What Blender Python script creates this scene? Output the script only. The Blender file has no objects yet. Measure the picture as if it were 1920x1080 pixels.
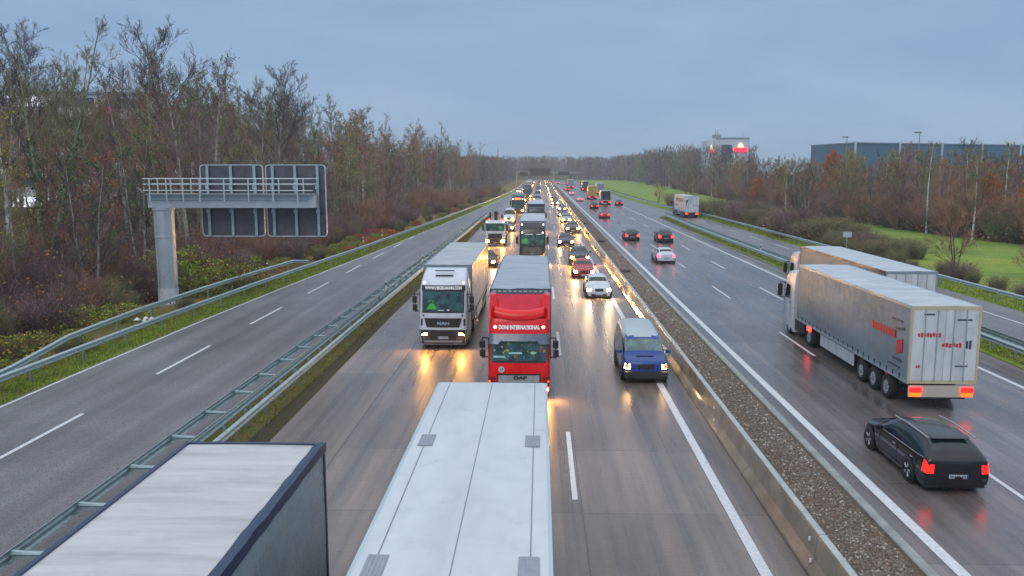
import bpy, math, random
from mathutils import Vector, Matrix, Euler, noise as mnoise
PI = math.pi; R = math.radians
rng = random.Random(7)
scene = bpy.context.scene
C = scene.collection

# ------------------------------------------------------------------ camera, sky, sun, exposure
cam_d = bpy.data.cameras.new('camera'); cam = bpy.data.objects.new('camera', cam_d); C.objects.link(cam)
cam.location = (0, 0, 9.0); cam.rotation_euler = (R(90) - math.atan(.14204), 0, math.atan(.03342))
cam_d.sensor_width = 36; cam_d.lens = 36*1570/1920; cam_d.clip_start = .1; cam_d.clip_end = 4000
scene.camera = cam
SUN_EL, SUN_ROT = R(48), R(200)
world = bpy.data.worlds.new("World"); scene.world = world; world.use_nodes = True
wn = world.node_tree; wn.nodes.clear()

def nd(nt, typ, ins=None, **kw):
    n = nt.nodes.new(typ)
    for k, v in kw.items(): setattr(n, k, v)
    for k, v in (ins or {}).items():
        s = n.inputs[k]
        if isinstance(v, bpy.types.NodeSocket): nt.links.new(v, s)
        elif isinstance(v, bpy.types.Node): nt.links.new(v.outputs[0], s)
        else:
            if hasattr(s.default_value, '__len__') and not hasattr(v, '__len__'): v = (v,)*len(s.default_value)
            if hasattr(s.default_value, '__len__') and len(s.default_value) == 4 and len(v) == 3: v = (*v, 1)
            s.default_value = v
    return n
def ramp(nt, fac, stops, interp='LINEAR'):
    n = nt.nodes.new('ShaderNodeValToRGB'); nt.links.new(fac, n.inputs[0]); cr = n.color_ramp; cr.interpolation = interp
    while len(cr.elements) < len(stops): cr.elements.new(.5)
    for e, (p, c) in zip(cr.elements, stops):
        e.position = p; e.color = (*c, 1) if hasattr(c, '__len__') else (c, c, c, 1)
    return n.outputs[0]
def mth(nt, op, a, b=None, c=None, clamp=False):
    ins = {0: a}
    if b is not None: ins[1] = b
    if c is not None: ins[2] = c
    return nd(nt, 'ShaderNodeMath', ins, operation=op, use_clamp=clamp).outputs[0]
def mixc(nt, f, a, b, bt='MIX'):
    n = nt.nodes.new('ShaderNodeMix'); n.data_type = 'RGBA'; n.blend_type = bt
    for i, v in ((0, f), (6, a), (7, b)):
        s = n.inputs[i]
        if isinstance(v, bpy.types.NodeSocket): nt.links.new(v, s)
        elif hasattr(v, '__len__'): s.default_value = (*v, 1) if len(v) == 3 else v
        else: s.default_value = v if i == 0 else (v, v, v, 1)
    return n.outputs[2]

sky = nd(wn, 'ShaderNodeTexSky'); sky.sky_type = 'NISHITA'; sky.sun_disc = False; sky.sun_elevation = SUN_EL; sky.sun_rotation = SUN_ROT
tc = nd(wn, 'ShaderNodeTexCoord')
sep = nd(wn, 'ShaderNodeSeparateXYZ', {0: tc.outputs['Generated']})
mp = nd(wn, 'ShaderNodeMapping', {0: tc.outputs['Generated'], 'Scale': (1, 1, 4)})
cl = nd(wn, 'ShaderNodeTexNoise', {'Vector': mp.outputs[0], 'Scale': 2.6, 'Detail': 6, 'Roughness': .55, 'Distortion': .4})
base = ramp(wn, sep.outputs[2], [(0, (.255, .40, .575)), (.10, (.235, .352, .535)), (.30, (.235, .335, .515)), (.50, (.52, .62, .78)), (1, (.86, .93, 1.0))])
cloudy = mixc(wn, ramp(wn, cl.outputs[0], [(.35, 0), (.66, 1)]), mixc(wn, 1.0, base, (.93, .95, .98), 'MULTIPLY'), mixc(wn, 1.0, base, (1.20, 1.12, 1.06), 'MULTIPLY'))
bg1 = nd(wn, 'ShaderNodeBackground', {0: cloudy, 1: 1.0})
bg2 = nd(wn, 'ShaderNodeBackground', {0: sky.outputs[0], 1: .05})
mx = nd(wn, 'ShaderNodeMixShader', {0: .12, 1: bg1, 2: bg2})
nd(wn, 'ShaderNodeOutputWorld', {0: mx})
sd = bpy.data.lights.new('sun', 'SUN'); so = bpy.data.objects.new('sun', sd); C.objects.link(so)
sd.energy = .6; sd.angle = R(30); sd.color = (1, .95, .88)
so.rotation_euler = (R(90) - SUN_EL, 0, R(-20))
scene.view_settings.view_transform = 'Standard'; scene.view_settings.look = 'None'; scene.view_settings.gamma = 1
scene.view_settings.exposure = .35
scene.cycles.max_bounces = 6; scene.cycles.diffuse_bounces = 2; scene.cycles.glossy_bounces = 3; scene.cycles.transmission_bounces = 4
scene.cycles.transparent_max_bounces = 6; scene.cycles.volume_bounces = 0
scene.cycles.sample_clamp_indirect = 4; scene.cycles.sample_clamp_direct = 30

# ------------------------------------------------------------------ object helpers
def tag(o, label=None, cat=None, group=None, kind=None):
    if label: o['label'] = label
    if cat: o['category'] = cat
    if group: o['group'] = group
    if kind: o['kind'] = kind
    return o
def empty(name, loc=(0, 0, 0), rz=0, label=None, cat=None, group=None):
    o = bpy.data.objects.new(name, None); C.objects.link(o); o.location = loc; o.rotation_euler = (0, 0, rz)
    o.empty_display_size = .3
    return tag(o, label, cat, group)
def obj(name, mesh, parent=None):
    o = bpy.data.objects.new(name, mesh); C.objects.link(o)
    if parent: o.parent = parent
    return o
KIDS = {}
def copy_tree(o, parent=None):
    c = o.copy(); C.objects.link(c)
    if parent: c.parent = parent
    for ch in [k for k in bpy.data.objects if k.parent == o] if o.name not in KIDS else KIDS[o.name]:
        copy_tree(ch, c)
    return c
def cache_kids():
    KIDS.clear()
    for o in bpy.data.objects: KIDS.setdefault(o.name, [])
    for o in bpy.data.objects:
        if o.parent: KIDS[o.parent.name].append(o)

class MB:
    def __init__(s): s.v = []; s.f = []; s.m = []; s.sm = []
    def add(s, vs, fs, m=0, smooth=False):
        k = len(s.v); s.v += [tuple(v) for v in vs]; s.f += [tuple(k+i for i in f) for f in fs]
        s.m += [m]*len(fs); s.sm += [smooth]*len(fs)
    def box(s, x0, x1, y0, y1, z0, z1, m=0):
        s.add([(x0,y0,z0),(x1,y0,z0),(x1,y1,z0),(x0,y1,z0),(x0,y0,z1),(x1,y0,z1),(x1,y1,z1),(x0,y1,z1)],
              [(0,3,2,1),(4,5,6,7),(0,1,5,4),(1,2,6,5),(2,3,7,6),(3,0,4,7)], m)
    def cbox(s, x0, x1, y0, y1, z0, z1, c=.02, m=0):
        # box with chamfered vertical and top edges
        vs = []
        for z, i in ((z0, 0), (z1-c, 0), (z1, c)):
            a0, a1, b0, b1 = x0+i, x1-i, y0+i, y1-i; k = c
            vs += [(a0+k,b0,z),(a1-k,b0,z),(a1,b0+k,z),(a1,b1-k,z),(a1-k,b1,z),(a0+k,b1,z),(a0,b1-k,z),(a0,b0+k,z)]
        fs = [tuple(range(7, -1, -1)), tuple(range(16, 24))]
        for r in (0, 8):
            for i in range(8): j = (i+1) % 8; fs.append((r+i, r+j, r+8+j, r+8+i))
        s.add(vs, fs, m)
    def prism(s, pts, axis, a, b, m=0):
        # pts: 2D polygon; axis 'x': pts=(y,z) extruded x=a..b ; 'y': pts=(x,z) ; 'z': pts=(x,y)
        def P(p, t): return {'x': (t, p[0], p[1]), 'y': (p[0], t, p[1]), 'z': (p[0], p[1], t)}[axis]
        n = len(pts); vs = [P(p, a) for p in pts]+[P(p, b) for p in pts]
        fs = [tuple(range(n)), tuple(range(2*n-1, n-1, -1))]+[(i, (i+1) % n, n+(i+1) % n, n+i) for i in range(n)]
        s.add(vs, fs, m)
    def tube(s, p, q, r0, r1=None, n=6, m=0, smooth=True, cap=True):
        r1 = r0 if r1 is None else r1; p = Vector(p); q = Vector(q); d = (q-p)
        if d.length < 1e-6: return
        d.normalize(); u = d.orthogonal().normalized(); w = d.cross(u)
        vs = []
        for c, r in ((p, r0), (q, r1)):
            for i in range(n):
                a = 2*PI*i/n; vs.append(c+u*(r*math.cos(a))+w*(r*math.sin(a)))
        fs = [(i, (i+1) % n, n+(i+1) % n, n+i) for i in range(n)]
        s.add(vs, fs, m, smooth)
        if cap: s.add(vs, [tuple(range(n-1, -1, -1)), tuple(range(n, 2*n))], m)
    def lathe(s, prof, cx, cy, cz, axis='x', n=20, m=0):
        # prof: list of (radius, offset along the axis)
        vs = []
        for r, t in prof:
            for i in range(n):
                a = 2*PI*i/n; c, d = r*math.cos(a), r*math.sin(a)
                vs.append((cx+t, cy+c, cz+d) if axis == 'x' else ((cx+c, cy+t, cz+d) if axis == 'y' else (cx+c, cy+d, cz+t)))
        fs = []
        for k in range(len(prof)-1):
            for i in range(n): j = (i+1) % n; fs.append((k*n+i, k*n+j, k*n+n+j, k*n+n+i))
        s.add(vs, fs, m, True)
    def grid(s, fn, nu, nv, m=0, smooth=True):
        vs = [fn(i/nu, j/nv) for j in range(nv+1) for i in range(nu+1)]
        s.add(vs, [(j*(nu+1)+i, j*(nu+1)+i+1, (j+1)*(nu+1)+i+1, (j+1)*(nu+1)+i) for j in range(nv) for i in range(nu)], m, smooth)
    def mesh(s, name, mats):
        me = bpy.data.meshes.new(name); me.from_pydata(s.v, [], s.f)
        for mm in (mats if isinstance(mats, (list, tuple)) else [mats]): me.materials.append(mm)
        me.polygons.foreach_set('material_index', s.m); me.polygons.foreach_set('use_smooth', s.sm); me.update()
        return me
    def build(s, name, mats, parent=None): return obj(name, s.mesh(name, mats), parent)

# ------------------------------------------------------------------ materials
MATS = {}
def bsdf(name):
    m = bpy.data.materials.new(name); m.use_nodes = True; nt = m.node_tree; nt.nodes.clear()
    p = nd(nt, 'ShaderNodeBsdfPrincipled'); o = nd(nt, 'ShaderNodeOutputMaterial', {0: p})
    MATS[name] = m
    return m, nt, p
def mat(name, col, rough=.5, metal=0, var=.12, scale=3, bump=0, bscale=40, coat=0, rvar=.08, spec=.5, col2=None):
    if name in MATS: return MATS[name]
    m, nt, p = bsdf(name)
    t = nd(nt, 'ShaderNodeTexCoord').outputs['Object']
    n = nd(nt, 'ShaderNodeTexNoise', {'Vector': t, 'Scale': scale, 'Detail': 5, 'Roughness': .6})
    a = tuple(c*(1-var) for c in col); b = tuple(min(1, c*(1+var)) for c in (col2 or col))
    nt.links.new(ramp(nt, n.outputs[0], [(.32, a), (.68, b)]), p.inputs['Base Color'])
    nt.links.new(ramp(nt, n.outputs[0], [(.3, max(.02, rough-rvar)), (.7, min(1, rough+rvar))]), p.inputs['Roughness'])
    p.inputs['Metallic'].default_value = metal; p.inputs['Coat Weight'].default_value = coat; p.inputs['Coat Roughness'].default_value = .08
    p.inputs['Specular IOR Level'].default_value = spec
    if bump:
        n2 = nd(nt, 'ShaderNodeTexNoise', {'Vector': t, 'Scale': bscale, 'Detail': 4})
        b_ = nd(nt, 'ShaderNodeBump', {'Strength': bump, 'Distance': .02, 'Height': n2.outputs[0]})
        nt.links.new(b_.outputs[0], p.inputs['Normal'])
    return m
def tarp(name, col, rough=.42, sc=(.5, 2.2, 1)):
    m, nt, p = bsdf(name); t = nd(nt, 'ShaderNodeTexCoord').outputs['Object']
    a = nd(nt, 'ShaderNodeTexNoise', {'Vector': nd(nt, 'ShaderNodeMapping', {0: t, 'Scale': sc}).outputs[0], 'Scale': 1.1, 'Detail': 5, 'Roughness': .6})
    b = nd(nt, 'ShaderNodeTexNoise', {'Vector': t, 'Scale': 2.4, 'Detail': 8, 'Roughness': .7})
    c = ramp(nt, a.outputs[0], [(.3, tuple(x*.76 for x in col)), (.5, tuple(x*.97 for x in col)), (.7, tuple(min(.85, x*1.10) for x in col))])  # on roofs, these broad tone bands imitate the shading of folds
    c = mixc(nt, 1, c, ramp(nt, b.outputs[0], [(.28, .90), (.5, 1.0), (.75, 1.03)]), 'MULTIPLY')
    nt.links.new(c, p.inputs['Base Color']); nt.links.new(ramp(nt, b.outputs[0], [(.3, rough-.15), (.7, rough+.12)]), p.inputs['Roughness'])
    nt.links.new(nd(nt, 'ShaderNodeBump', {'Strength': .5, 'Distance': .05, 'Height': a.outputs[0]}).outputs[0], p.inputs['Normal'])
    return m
def paint(name, col, rough=.28): return mat('paint_'+name, col, rough, 0, .07, 1.2, coat=.35, rvar=.06, spec=.4)
def emit(name, col, s):
    if name in MATS: return MATS[name]
    m, nt, p = bsdf(name); t = nd(nt, 'ShaderNodeTexCoord').outputs['Object']
    n = nd(nt, 'ShaderNodeTexNoise', {'Vector': t, 'Scale': 9})
    nt.links.new(ramp(nt, n.outputs[0], [(.2, tuple(c*.85 for c in col)), (.8, col)]), p.inputs['Emission Color'])
    p.inputs['Emission Strength'].default_value = s; p.inputs['Base Color'].default_value = (*[min(.8, c) for c in col], 1); p.inputs['Roughness'].default_value = .2
    return m

def concrete_road(name, col, orange_joint=True, joint_off=.78, lanes=(), rough=(.16, .42), wet=1.0):
    m, nt, p = bsdf(name)
    pos = nd(nt, 'ShaderNodeNewGeometry').outputs['Position']; xyz = nd(nt, 'ShaderNodeSeparateXYZ', {0: pos})
    X, Y = xyz.outputs[0], xyz.outputs[1]
    streak = nd(nt, 'ShaderNodeTexNoise', {'Vector': nd(nt, 'ShaderNodeMapping', {0: pos, 'Scale': (1.3, .022, 1)}).outputs[0], 'Scale': 1.6, 'Detail': 5, 'Roughness': .6})
    blotch = nd(nt, 'ShaderNodeTexNoise', {'Vector': nd(nt, 'ShaderNodeMapping', {0: pos, 'Scale': (.5, .10, 1)}).outputs[0], 'Scale': .9, 'Detail': 6, 'Roughness': .65})
    grain = nd(nt, 'ShaderNodeTexNoise', {'Vector': pos, 'Scale': 26, 'Detail': 3})
    broom = nd(nt, 'ShaderNodeTexNoise', {'Vector': nd(nt, 'ShaderNodeMapping', {0: pos, 'Scale': (.5, 7, 1)}).outputs[0], 'Scale': 1.8, 'Detail': 4, 'Roughness': .7})
    # slabs of 5 m, each its own tone
    ys = mth(nt, 'ADD', mth(nt, 'DIVIDE', Y, 5.0), joint_off); lane = mth(nt, 'FLOOR', mth(nt, 'DIVIDE', mth(nt, 'SUBTRACT', X, 1.15), 3.8))
    slab = nd(nt, 'ShaderNodeTexWhiteNoise', {'Vector': nd(nt, 'ShaderNodeCombineXYZ', {0: mth(nt, 'FLOOR', ys), 1: lane}).outputs[0]}, noise_dimensions='2D').outputs[0]
    f = mth(nt, 'FRACT', ys); joint = mth(nt, 'LESS_THAN', f, .0065)
    fx = mth(nt, 'FRACT', mth(nt, 'DIVIDE', mth(nt, 'SUBTRACT', X, 1.15), 3.8)); jx = mth(nt, 'LESS_THAN', fx, .006)
    joint = mth(nt, 'MULTIPLY', mth(nt, 'MAXIMUM', joint, jx), .65)
    # wheel tracks: two darker, smoother bands in each lane
    tr = mth(nt, 'ABSOLUTE', mth(nt, 'SINE', mth(nt, 'MULTIPLY', mth(nt, 'SUBTRACT', X, 1.0), PI/1.9)))
    c0 = ramp(nt, blotch.outputs[0], [(.3, tuple(c*.62 for c in col)), (.5, col), (.72, (col[0]*1.35, col[1]*1.45, col[2]*1.6))])
    c1 = mixc(nt, 1.0, c0, ramp(nt, streak.outputs[0], [(.32, .68), (.5, .97), (.68, 1.28)]), 'MULTIPLY')
    c2 = mixc(nt, 1.0, c1, ramp(nt, grain.outputs[0], [(.3, .75), (.7, 1.25)]), 'MULTIPLY')
    c3 = mixc(nt, 1.0, c2, ramp(nt, slab, [(0, .80), (1, 1.2)]), 'MULTIPLY')
    c3 = mixc(nt, 1.0, c3, ramp(nt, broom.outputs[0], [(.3, .88), (.7, 1.12)]), 'MULTIPLY')
    c3 = mixc(nt, 1.0, c3, ramp(nt, tr, [(.1, 1.08), (.9, .88)]), 'MULTIPLY')
    c4 = mixc(nt, joint, c3, (.02, .018, .016))
    nt.links.new(c4, p.inputs['Base Color'])
    r = mth(nt, 'ADD', mth(nt, 'MULTIPLY', streak.outputs[0], .78), mth(nt, 'MULTIPLY', blotch.outputs[0], .22))
    r = mth(nt, 'ADD', r, mth(nt, 'MULTIPLY', tr, -.06))
    nt.links.new(ramp(nt, r, [(.34, rough[0]), (.62, rough[1])]), p.inputs['Roughness'])
    p.inputs['Specular IOR Level'].default_value = .62*wet
    h = mth(nt, 'ADD', mth(nt, 'MULTIPLY', broom.outputs[0], .5), mth(nt, 'MULTIPLY', grain.outputs[0], .6))
    h = mth(nt, 'SUBTRACT', h, joint)
    nt.links.new(nd(nt, 'ShaderNodeBump', {'Strength': .045, 'Distance': .01, 'Height': h}).outputs[0], p.inputs['Normal'])
    return m
M_left = concrete_road('wet_concrete_queue', (.190, .150, .124), rough=(.22, .42), wet=1.4)
M_right = concrete_road('wet_concrete_free', (.148, .128, .120), rough=(.18, .42), joint_off=.3, wet=1.3)

def asphalt(name, col, rough, wet=.4):
    m, nt, p = bsdf(name)
    pos = nd(nt, 'ShaderNodeNewGeometry').outputs['Position']
    g = nd(nt, 'ShaderNodeTexNoise', {'Vector': pos, 'Scale': 34, 'Detail': 3, 'Roughness': .7})
    g2 = nd(nt, 'ShaderNodeTexVoronoi', {'Vector': pos, 'Scale': 42})
    s_ = nd(nt, 'ShaderNodeTexNoise', {'Vector': nd(nt, 'ShaderNodeMapping', {0: pos, 'Scale': (1, .03, 1)}).outputs[0], 'Scale': 1.0, 'Detail': 5})
    bl = nd(nt, 'ShaderNodeTexNoise', {'Vector': pos, 'Scale': .22, 'Detail': 6, 'Roughness': .6})
    c = ramp(nt, g.outputs[0], [(.34, tuple(x*.5 for x in col)), (.5, col), (.68, tuple(x*2.0 for x in col))])
    c = mixc(nt, 1, c, ramp(nt, s_.outputs[0], [(.3, .75), (.7, 1.22)]), 'MULTIPLY')
    c = mixc(nt, 1, c, ramp(nt, bl.outputs[0], [(.3, .80), (.7, 1.2)]), 'MULTIPLY')
    md = nd(nt, 'ShaderNodeTexNoise', {'Vector': pos, 'Scale': 7, 'Detail': 4, 'Roughness': .8})
    c = mixc(nt, 1, c, ramp(nt, md.outputs[0], [(.3, .78), (.7, 1.25)]), 'MULTIPLY')
    nt.links.new(c, p.inputs['Base Color'])
    nt.links.new(ramp(nt, s_.outputs[0], [(.3, rough-.1), (.7, rough+.1)]), p.inputs['Roughness'])
    p.inputs['Specular IOR Level'].default_value = wet
    nt.links.new(nd(nt, 'ShaderNodeBump', {'Strength': .5, 'Distance': .02, 'Height': g2.outputs[0]}).outputs[0], p.inputs['Normal'])
    return m
M_asph = asphalt('damp_asphalt', (.150, .150, .158), .46, .55)
M_side = asphalt('wet_asphalt_side', (.160, .160, .170), .38, .6)

def ground_mat(name, cols, scale=.35, fine=9, rough=.9):
    m, nt, p = bsdf(name); pos = nd(nt, 'ShaderNodeNewGeometry').outputs['Position']
    a = nd(nt, 'ShaderNodeTexNoise', {'Vector': pos, 'Scale': scale, 'Detail': 7, 'Roughness': .68})
    b = nd(nt, 'ShaderNodeTexNoise', {'Vector': pos, 'Scale': fine, 'Detail': 5, 'Roughness': .75})
    n = len(cols); c = ramp(nt, a.outputs[0], [(.3+.4*i/(n-1), cols[i]) for i in range(n)])
    c = mixc(nt, 1, c, ramp(nt, b.outputs[0], [(.3, .55), (.7, 1.45)]), 'MULTIPLY')
    nt.links.new(c, p.inputs['Base Color']); p.inputs['Roughness'].default_value = rough; p.inputs['Specular IOR Level'].default_value = .2
    nt.links.new(nd(nt, 'ShaderNodeBump', {'Strength': .8, 'Distance': .08, 'Height': b.outputs[0]}).outputs[0], p.inputs['Normal'])
    return m
M_forest = ground_mat('forest_floor', [(.06, .04, .03), (.11, .065, .045), (.09, .085, .035), (.15, .085, .05)])
M_field = ground_mat('meadow', [(.13, .17, .045), (.17, .27, .045), (.24, .32, .05), (.38, .34, .06)], .09, 5)
M_grass = ground_mat('verge_grass', [(.11, .14, .02), (.17, .26, .025), (.26, .32, .04), (.18, .14, .05)], .6, 12)
M_sep = ground_mat('separator_soil', [(.12, .085, .05), (.17, .13, .06), (.13, .16, .035), (.10, .075, .05)], .8, 12)
M_bank = ground_mat('dry_bank', [(.20, .085, .04), (.22, .14, .05), (.13, .15, .03), (.26, .11, .06)], .35, 7)
M_dirt = ground_mat('wet_dirt', [(.05, .038, .028), (.085, .068, .05), (.055, .06, .025), (.10, .08, .06)], 1.2, 14)
M_gravel = ground_mat('gravel_bed', [(.10, .08, .062), (.17, .135, .105), (.13, .10, .075)], 1.0, 22)
M_line = mat('road_paint', (.62, .64, .66), .42, 0, .12, 9, bump=.3, bscale=60, col2=(.70, .72, .74))
def worn_line():
    m, nt, p = bsdf('worn_paint'); pos = nd(nt, 'ShaderNodeNewGeometry').outputs['Position']
    n = nd(nt, 'ShaderNodeTexNoise', {'Vector': pos, 'Scale': 2.2, 'Detail': 6, 'Roughness': .75})
    nt.links.new(ramp(nt, n.outputs[0], [(.60, (.2, .17, .145)), (.68, (.55, .55, .56))]), p.inputs['Base Color']); p.inputs['Roughness'].default_value = .35
    return m
M_worn = worn_line()
M_galv = mat('galvanised_steel', (.42, .52, .53), .38, .45, .16, 6)
M_galv_d = mat('galvanised_dull', (.27, .33, .36), .55, .35, .2, 5)
M_alu = mat('gantry_white_steel', (.50, .57, .62), .40, .3, .08, 2)
M_black = mat('black_plastic', (.02, .02, .022), .45, 0, .2, 5)
M_dark = mat('dark_chassis', (.03, .03, .033), .6, 0, .3, 5)
M_tyre = mat('tyre_rubber', (.018, .018, .02), .75, 0, .2, 9)
M_rim = mat('alloy_rim', (.62, .64, .68), .3, .4, .1, 8)
M_glass = mat('dark_window_glass', (.010, .022, .026), .05, 0, .25, 1.5, rvar=.02, coat=.2, spec=.6)
M_glassg = mat('green_tinted_glass', (.010, .048, .048), .07, 0, .6, 2.4, rvar=.02, coat=.12, spec=.45, col2=(.03, .10, .10))
M_white = mat('white_print', (.75, .77, .8), .4, 0, .05, 4)
M_conc = mat('barrier_concrete', (.26, .225, .165), .15, 0, .22, 1.1, bump=.03, bscale=6, rvar=.07, spec=1.0)
M_conctop = mat('barrier_top', (.42, .46, .45), .45, 0, .15, 2, bump=.2)
M_kerb = mat('kerb_concrete', (.30, .32, .30), .5, 0, .2, 2, bump=.3)
M_chrome = mat('chrome', (.6, .62, .65), .18, .9, .05, 5)
M_head_w = emit('headlamp_warm', (1, .45, .08), 1000)
M_head_x = emit('headlamp_xenon', (1, .66, .34), 560)
M_mark = emit('marker_lamp_white', (1, .9, .95), 6)
M_tail = emit('tail_lamp_red', (1, .006, .004), 5)
M_tail_p = emit('tail_lamp_pink', (1, .06, .14), 5)
M_tail_b = emit('brake_lamp_red', (1, .02, .012), 9)
M_amber = emit('amber_lamp', (1, .10, .005), 2.6)
M_orange_disp = emit('orange_display', (1, .12, .03), 4)
M_red_plastic = mat('red_lamp_plastic', (.45, .01, .01), .3)
M_plate = mat('plate_white', (.55, .62, .68), .4)
M_plateb = mat('plate_blue', (.02, .09, .4), .4)

# ------------------------------------------------------------------ ground, roads and markings
FAR = 700
def strip(name, pts_l, pts_r, z, m, kind='structure'):
    mb = MB(); n = len(pts_l); vs = [(x, y, z) for x, y in pts_l]+[(x, y, z) for x, y in pts_r]
    mb.add(vs, [(i, n+i, n+i+1, i+1) for i in range(n-1)]); o = mb.build(name, m); tag(o, kind=kind); return o
def interp(path, y):
    for (x0, y0), (x1, y1) in zip(path, path[1:]):
        if y <= y1 or (x1, y1) == path[-1]:
            t = (y-y0)/(y1-y0); return x0+(x1-x0)*t
RAIL_L = [(-21.6, -30), (-21.6, 30), (-21.35, 45), (-20.75, 60), (-20.1, 72), (-19.1, 88), (-18.3, 106), (-17.2, 130), (-16.2, 155), (-14.2, 205), (-12.6, 250), (-11.2, 305), (-10.3, 370), (-9.9, 480), (-9.8, 720)]
RAIL_A = [(-11.45, -30), (-11.45, 28), (-11.2, 50), (-10.9, 80), (-10.55, 120), (-10.1, 162)]
RAIL_B = [(-9.95, -30), (-9.95, 50), (-9.9, 100), (-9.75, 162)]
RAIL_RS = [(22.35, -30), (22.35, 50), (22.35, 125), (23.2, 163)]
RAIL_RV = [(31.5, -30), (31.4, 50), (31.1, 110), (30.9, 150), (28.6, 185), (26.9, 240), (26.4, 330), (26.2, 720)]
ysamp = [-30, 0, 20, 35, 50, 62, 75, 90, 106, 130, 155, 180, 205, 250, 305, 370, 480, 600, 718]
def off(path, dx, ys=ysamp): return [(interp(path, y)+dx, y) for y in ys]

mb = MB()
GX = [-780, -300, -120, -80, -50, -35, -26, -23, 33, 36, 60, 90, 140, 300, 780]; GY = [-90, 0, 40, 80, 120, 180, 260, 400, 600, 900, 1550]
def gz(x, y):
    if x < -26: return -.12+min(2.2, (-26-x)*.05)
    return -.12
mb.add([(x, y, gz(x, y)) for y in GY for x in GX], [(j*len(GX)+i, j*len(GX)+i+1, (j+1)*len(GX)+i+1, (j+1)*len(GX)+i) for j in range(len(GY)-1) for i in range(len(GX)-1)])
tag(mb.build('ground', M_forest), kind='structure')
strip('meadow', [(34.5, -30), (34.5, 160), (31.5, 230), (30, 700)], [(75, -30), (75, 160), (66, 230), (70, 700)], -.055, M_field)
ys = ysamp
strip('verge_left', off(RAIL_L, -.9), off(RAIL_L, .95), -.02, M_grass)
strip('bank_left', off(RAIL_L, -9), off(RAIL_L, -.88), -.024, M_bank)
strip('road_collector', off(RAIL_L, .75), [(interp(RAIL_A, min(y, 162))+.2 if y < 162 else -9.2, y) for y in ys], -.006, M_asph)
strip('separator_left', [(-11.35, -30), (-11.1, 50), (-10.8, 80), (-10.4, 120), (-10.0, 160)], [(-9.7, -30), (-9.7, 50), (-9.6, 80), (-9.5, 120), (-9.55, 160)], .02, M_sep)
strip('separator_dirt', [(-9.72, -30), (-9.7, 50), (-9.6, 80), (-9.5, 120), (-9.5, 158)], [(-9.1, -30), (-8.95, 20), (-9.15, 50), (-9.05, 80), (-9.2, 120), (-9.3, 158)], .012, M_dirt)
strip('road_queue', [(-9.35, -30), (-9.35, 718)], [(6.02, -30), (6.02, 718)], 0, M_left)
strip('road_free', [(8.8, -30), (8.8, 718)], [(22.2, -30), (22.2, 718)], 0, M_right)
strip('separator_right', [(21.75, -30), (22.0, 60), (22.1, 120), (23.0, 160)], [(23.9, -30), (23.9, 60), (23.7, 120), (23.6, 160)], .022, M_grass)
strip('road_side', [(22.15, y) for y in ys], off(RAIL_RV, -.7), -.008, M_side)
strip('verge_right', off(RAIL_RV, -.8), off(RAIL_RV, 3.6), -.016, M_grass)

mk = MB()
def line(x, y0, y1, w=.15, z=.006, path=None, dx=0, m=0):
    if path is None: mk.add([(x-w/2, y0, z), (x+w/2, y0, z), (x+w/2, y1, z), (x-w/2, y1, z)], [(0, 1, 2, 3)], m)
    else:
        yy = [y0]+[y for y in ysamp if y0 < y < y1]+[y1]
        for a, b in zip(yy, yy[1:]):
            xa, xb = interp(path, a)+dx, interp(path, b)+dx
            mk.add([(xa-w/2, a, z), (xa+w/2, a, z), (xb+w/2, b, z), (xb-w/2, b, z)], [(0, 1, 2, 3)], m)
line(0, -30, 718, .14, .002, RAIL_L, .98)
for k in range(-1, 11):
    y0 = 23.5+12.15*k
    line(-16.95, y0, y0+6.1, .17, .002)
line(5.1, -30, 718, .27, .008)
for k in range(-1, 40): line(1.0, 22+18*k, 28+18*k, .15, .008)
for k in range(-1, 40): line(-2.8, 26+18*k, 32+18*k, .15, .008, m=1)
line(-6.6, -10, 718, .24, .008, m=1)
line(9.52, -30, 718, .30, .008)
for k in range(-1, 40): line(13.38, 40.3+18.3*k, 46.4+18.3*k, .15, .008)
for k in range(-1, 40): line(16.88, 39.8+18.3*k, 45.9+18.3*k, .15, .008)
line(20.1, -30, 230, .22, .008)
for k in range(-1, 10): line(28.35, 48+12*k, 54+12*k, .15, .002)
tag(mk.build('road_marking', [M_line, M_worn]), kind='structure')

# gravel bed between the carriageways, with loose stones
strip('gravel_bed', [(6.35, -30), (6.35, 718)], [(8.61, -30), (8.61, 718)], .05, M_gravel)
st = MB(); r2 = random.Random(3)
stone_m = [mat('stone_grey', (.20, .17, .14), .6, 0, .3, 20), mat('stone_brown', (.16, .11, .075), .6, 0, .3, 20), mat('stone_pale', (.42, .38, .33), .6, 0, .2, 20), mat('fallen_leaf', (.22, .09, .03), .6, 0, .3, 20)]
for i in range(24000):
    yy = 14+78*(r2.random()**1.9); x = r2.uniform(6.72, 8.48); s = r2.uniform(.014, .040)*(1+yy/55)
    vs = [(x+s*r2.uniform(.7, 1.3)*a, yy+s*r2.uniform(.7, 1.3)*b, .05+max(0, s*c*.8)) for a, b, c in ((1, 0, .2), (0, 1, .3), (-1, 0, .2), (0, -1, .3), (.2, .1, 1.2))]
    st.add(vs, [(0, 1, 4), (1, 2, 4), (2, 3, 4), (3, 0, 4)], r2.choices([0, 1, 2, 3], [6, 6, 1.2, .15])[0])
tag(st.build('gravel', stone_m), 'loose brown and grey gravel filling the strip between the two carriageways', 'gravel', kind='stuff')
kb = MB(); kb.prism([(8.60, -.02), (8.86, -.02), (8.86, .10), (8.83, .13), (8.64, .13), (8.60, .10)], 'y', -30, 718)
tag(kb.build('kerb', M_kerb), kind='structure')

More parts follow.
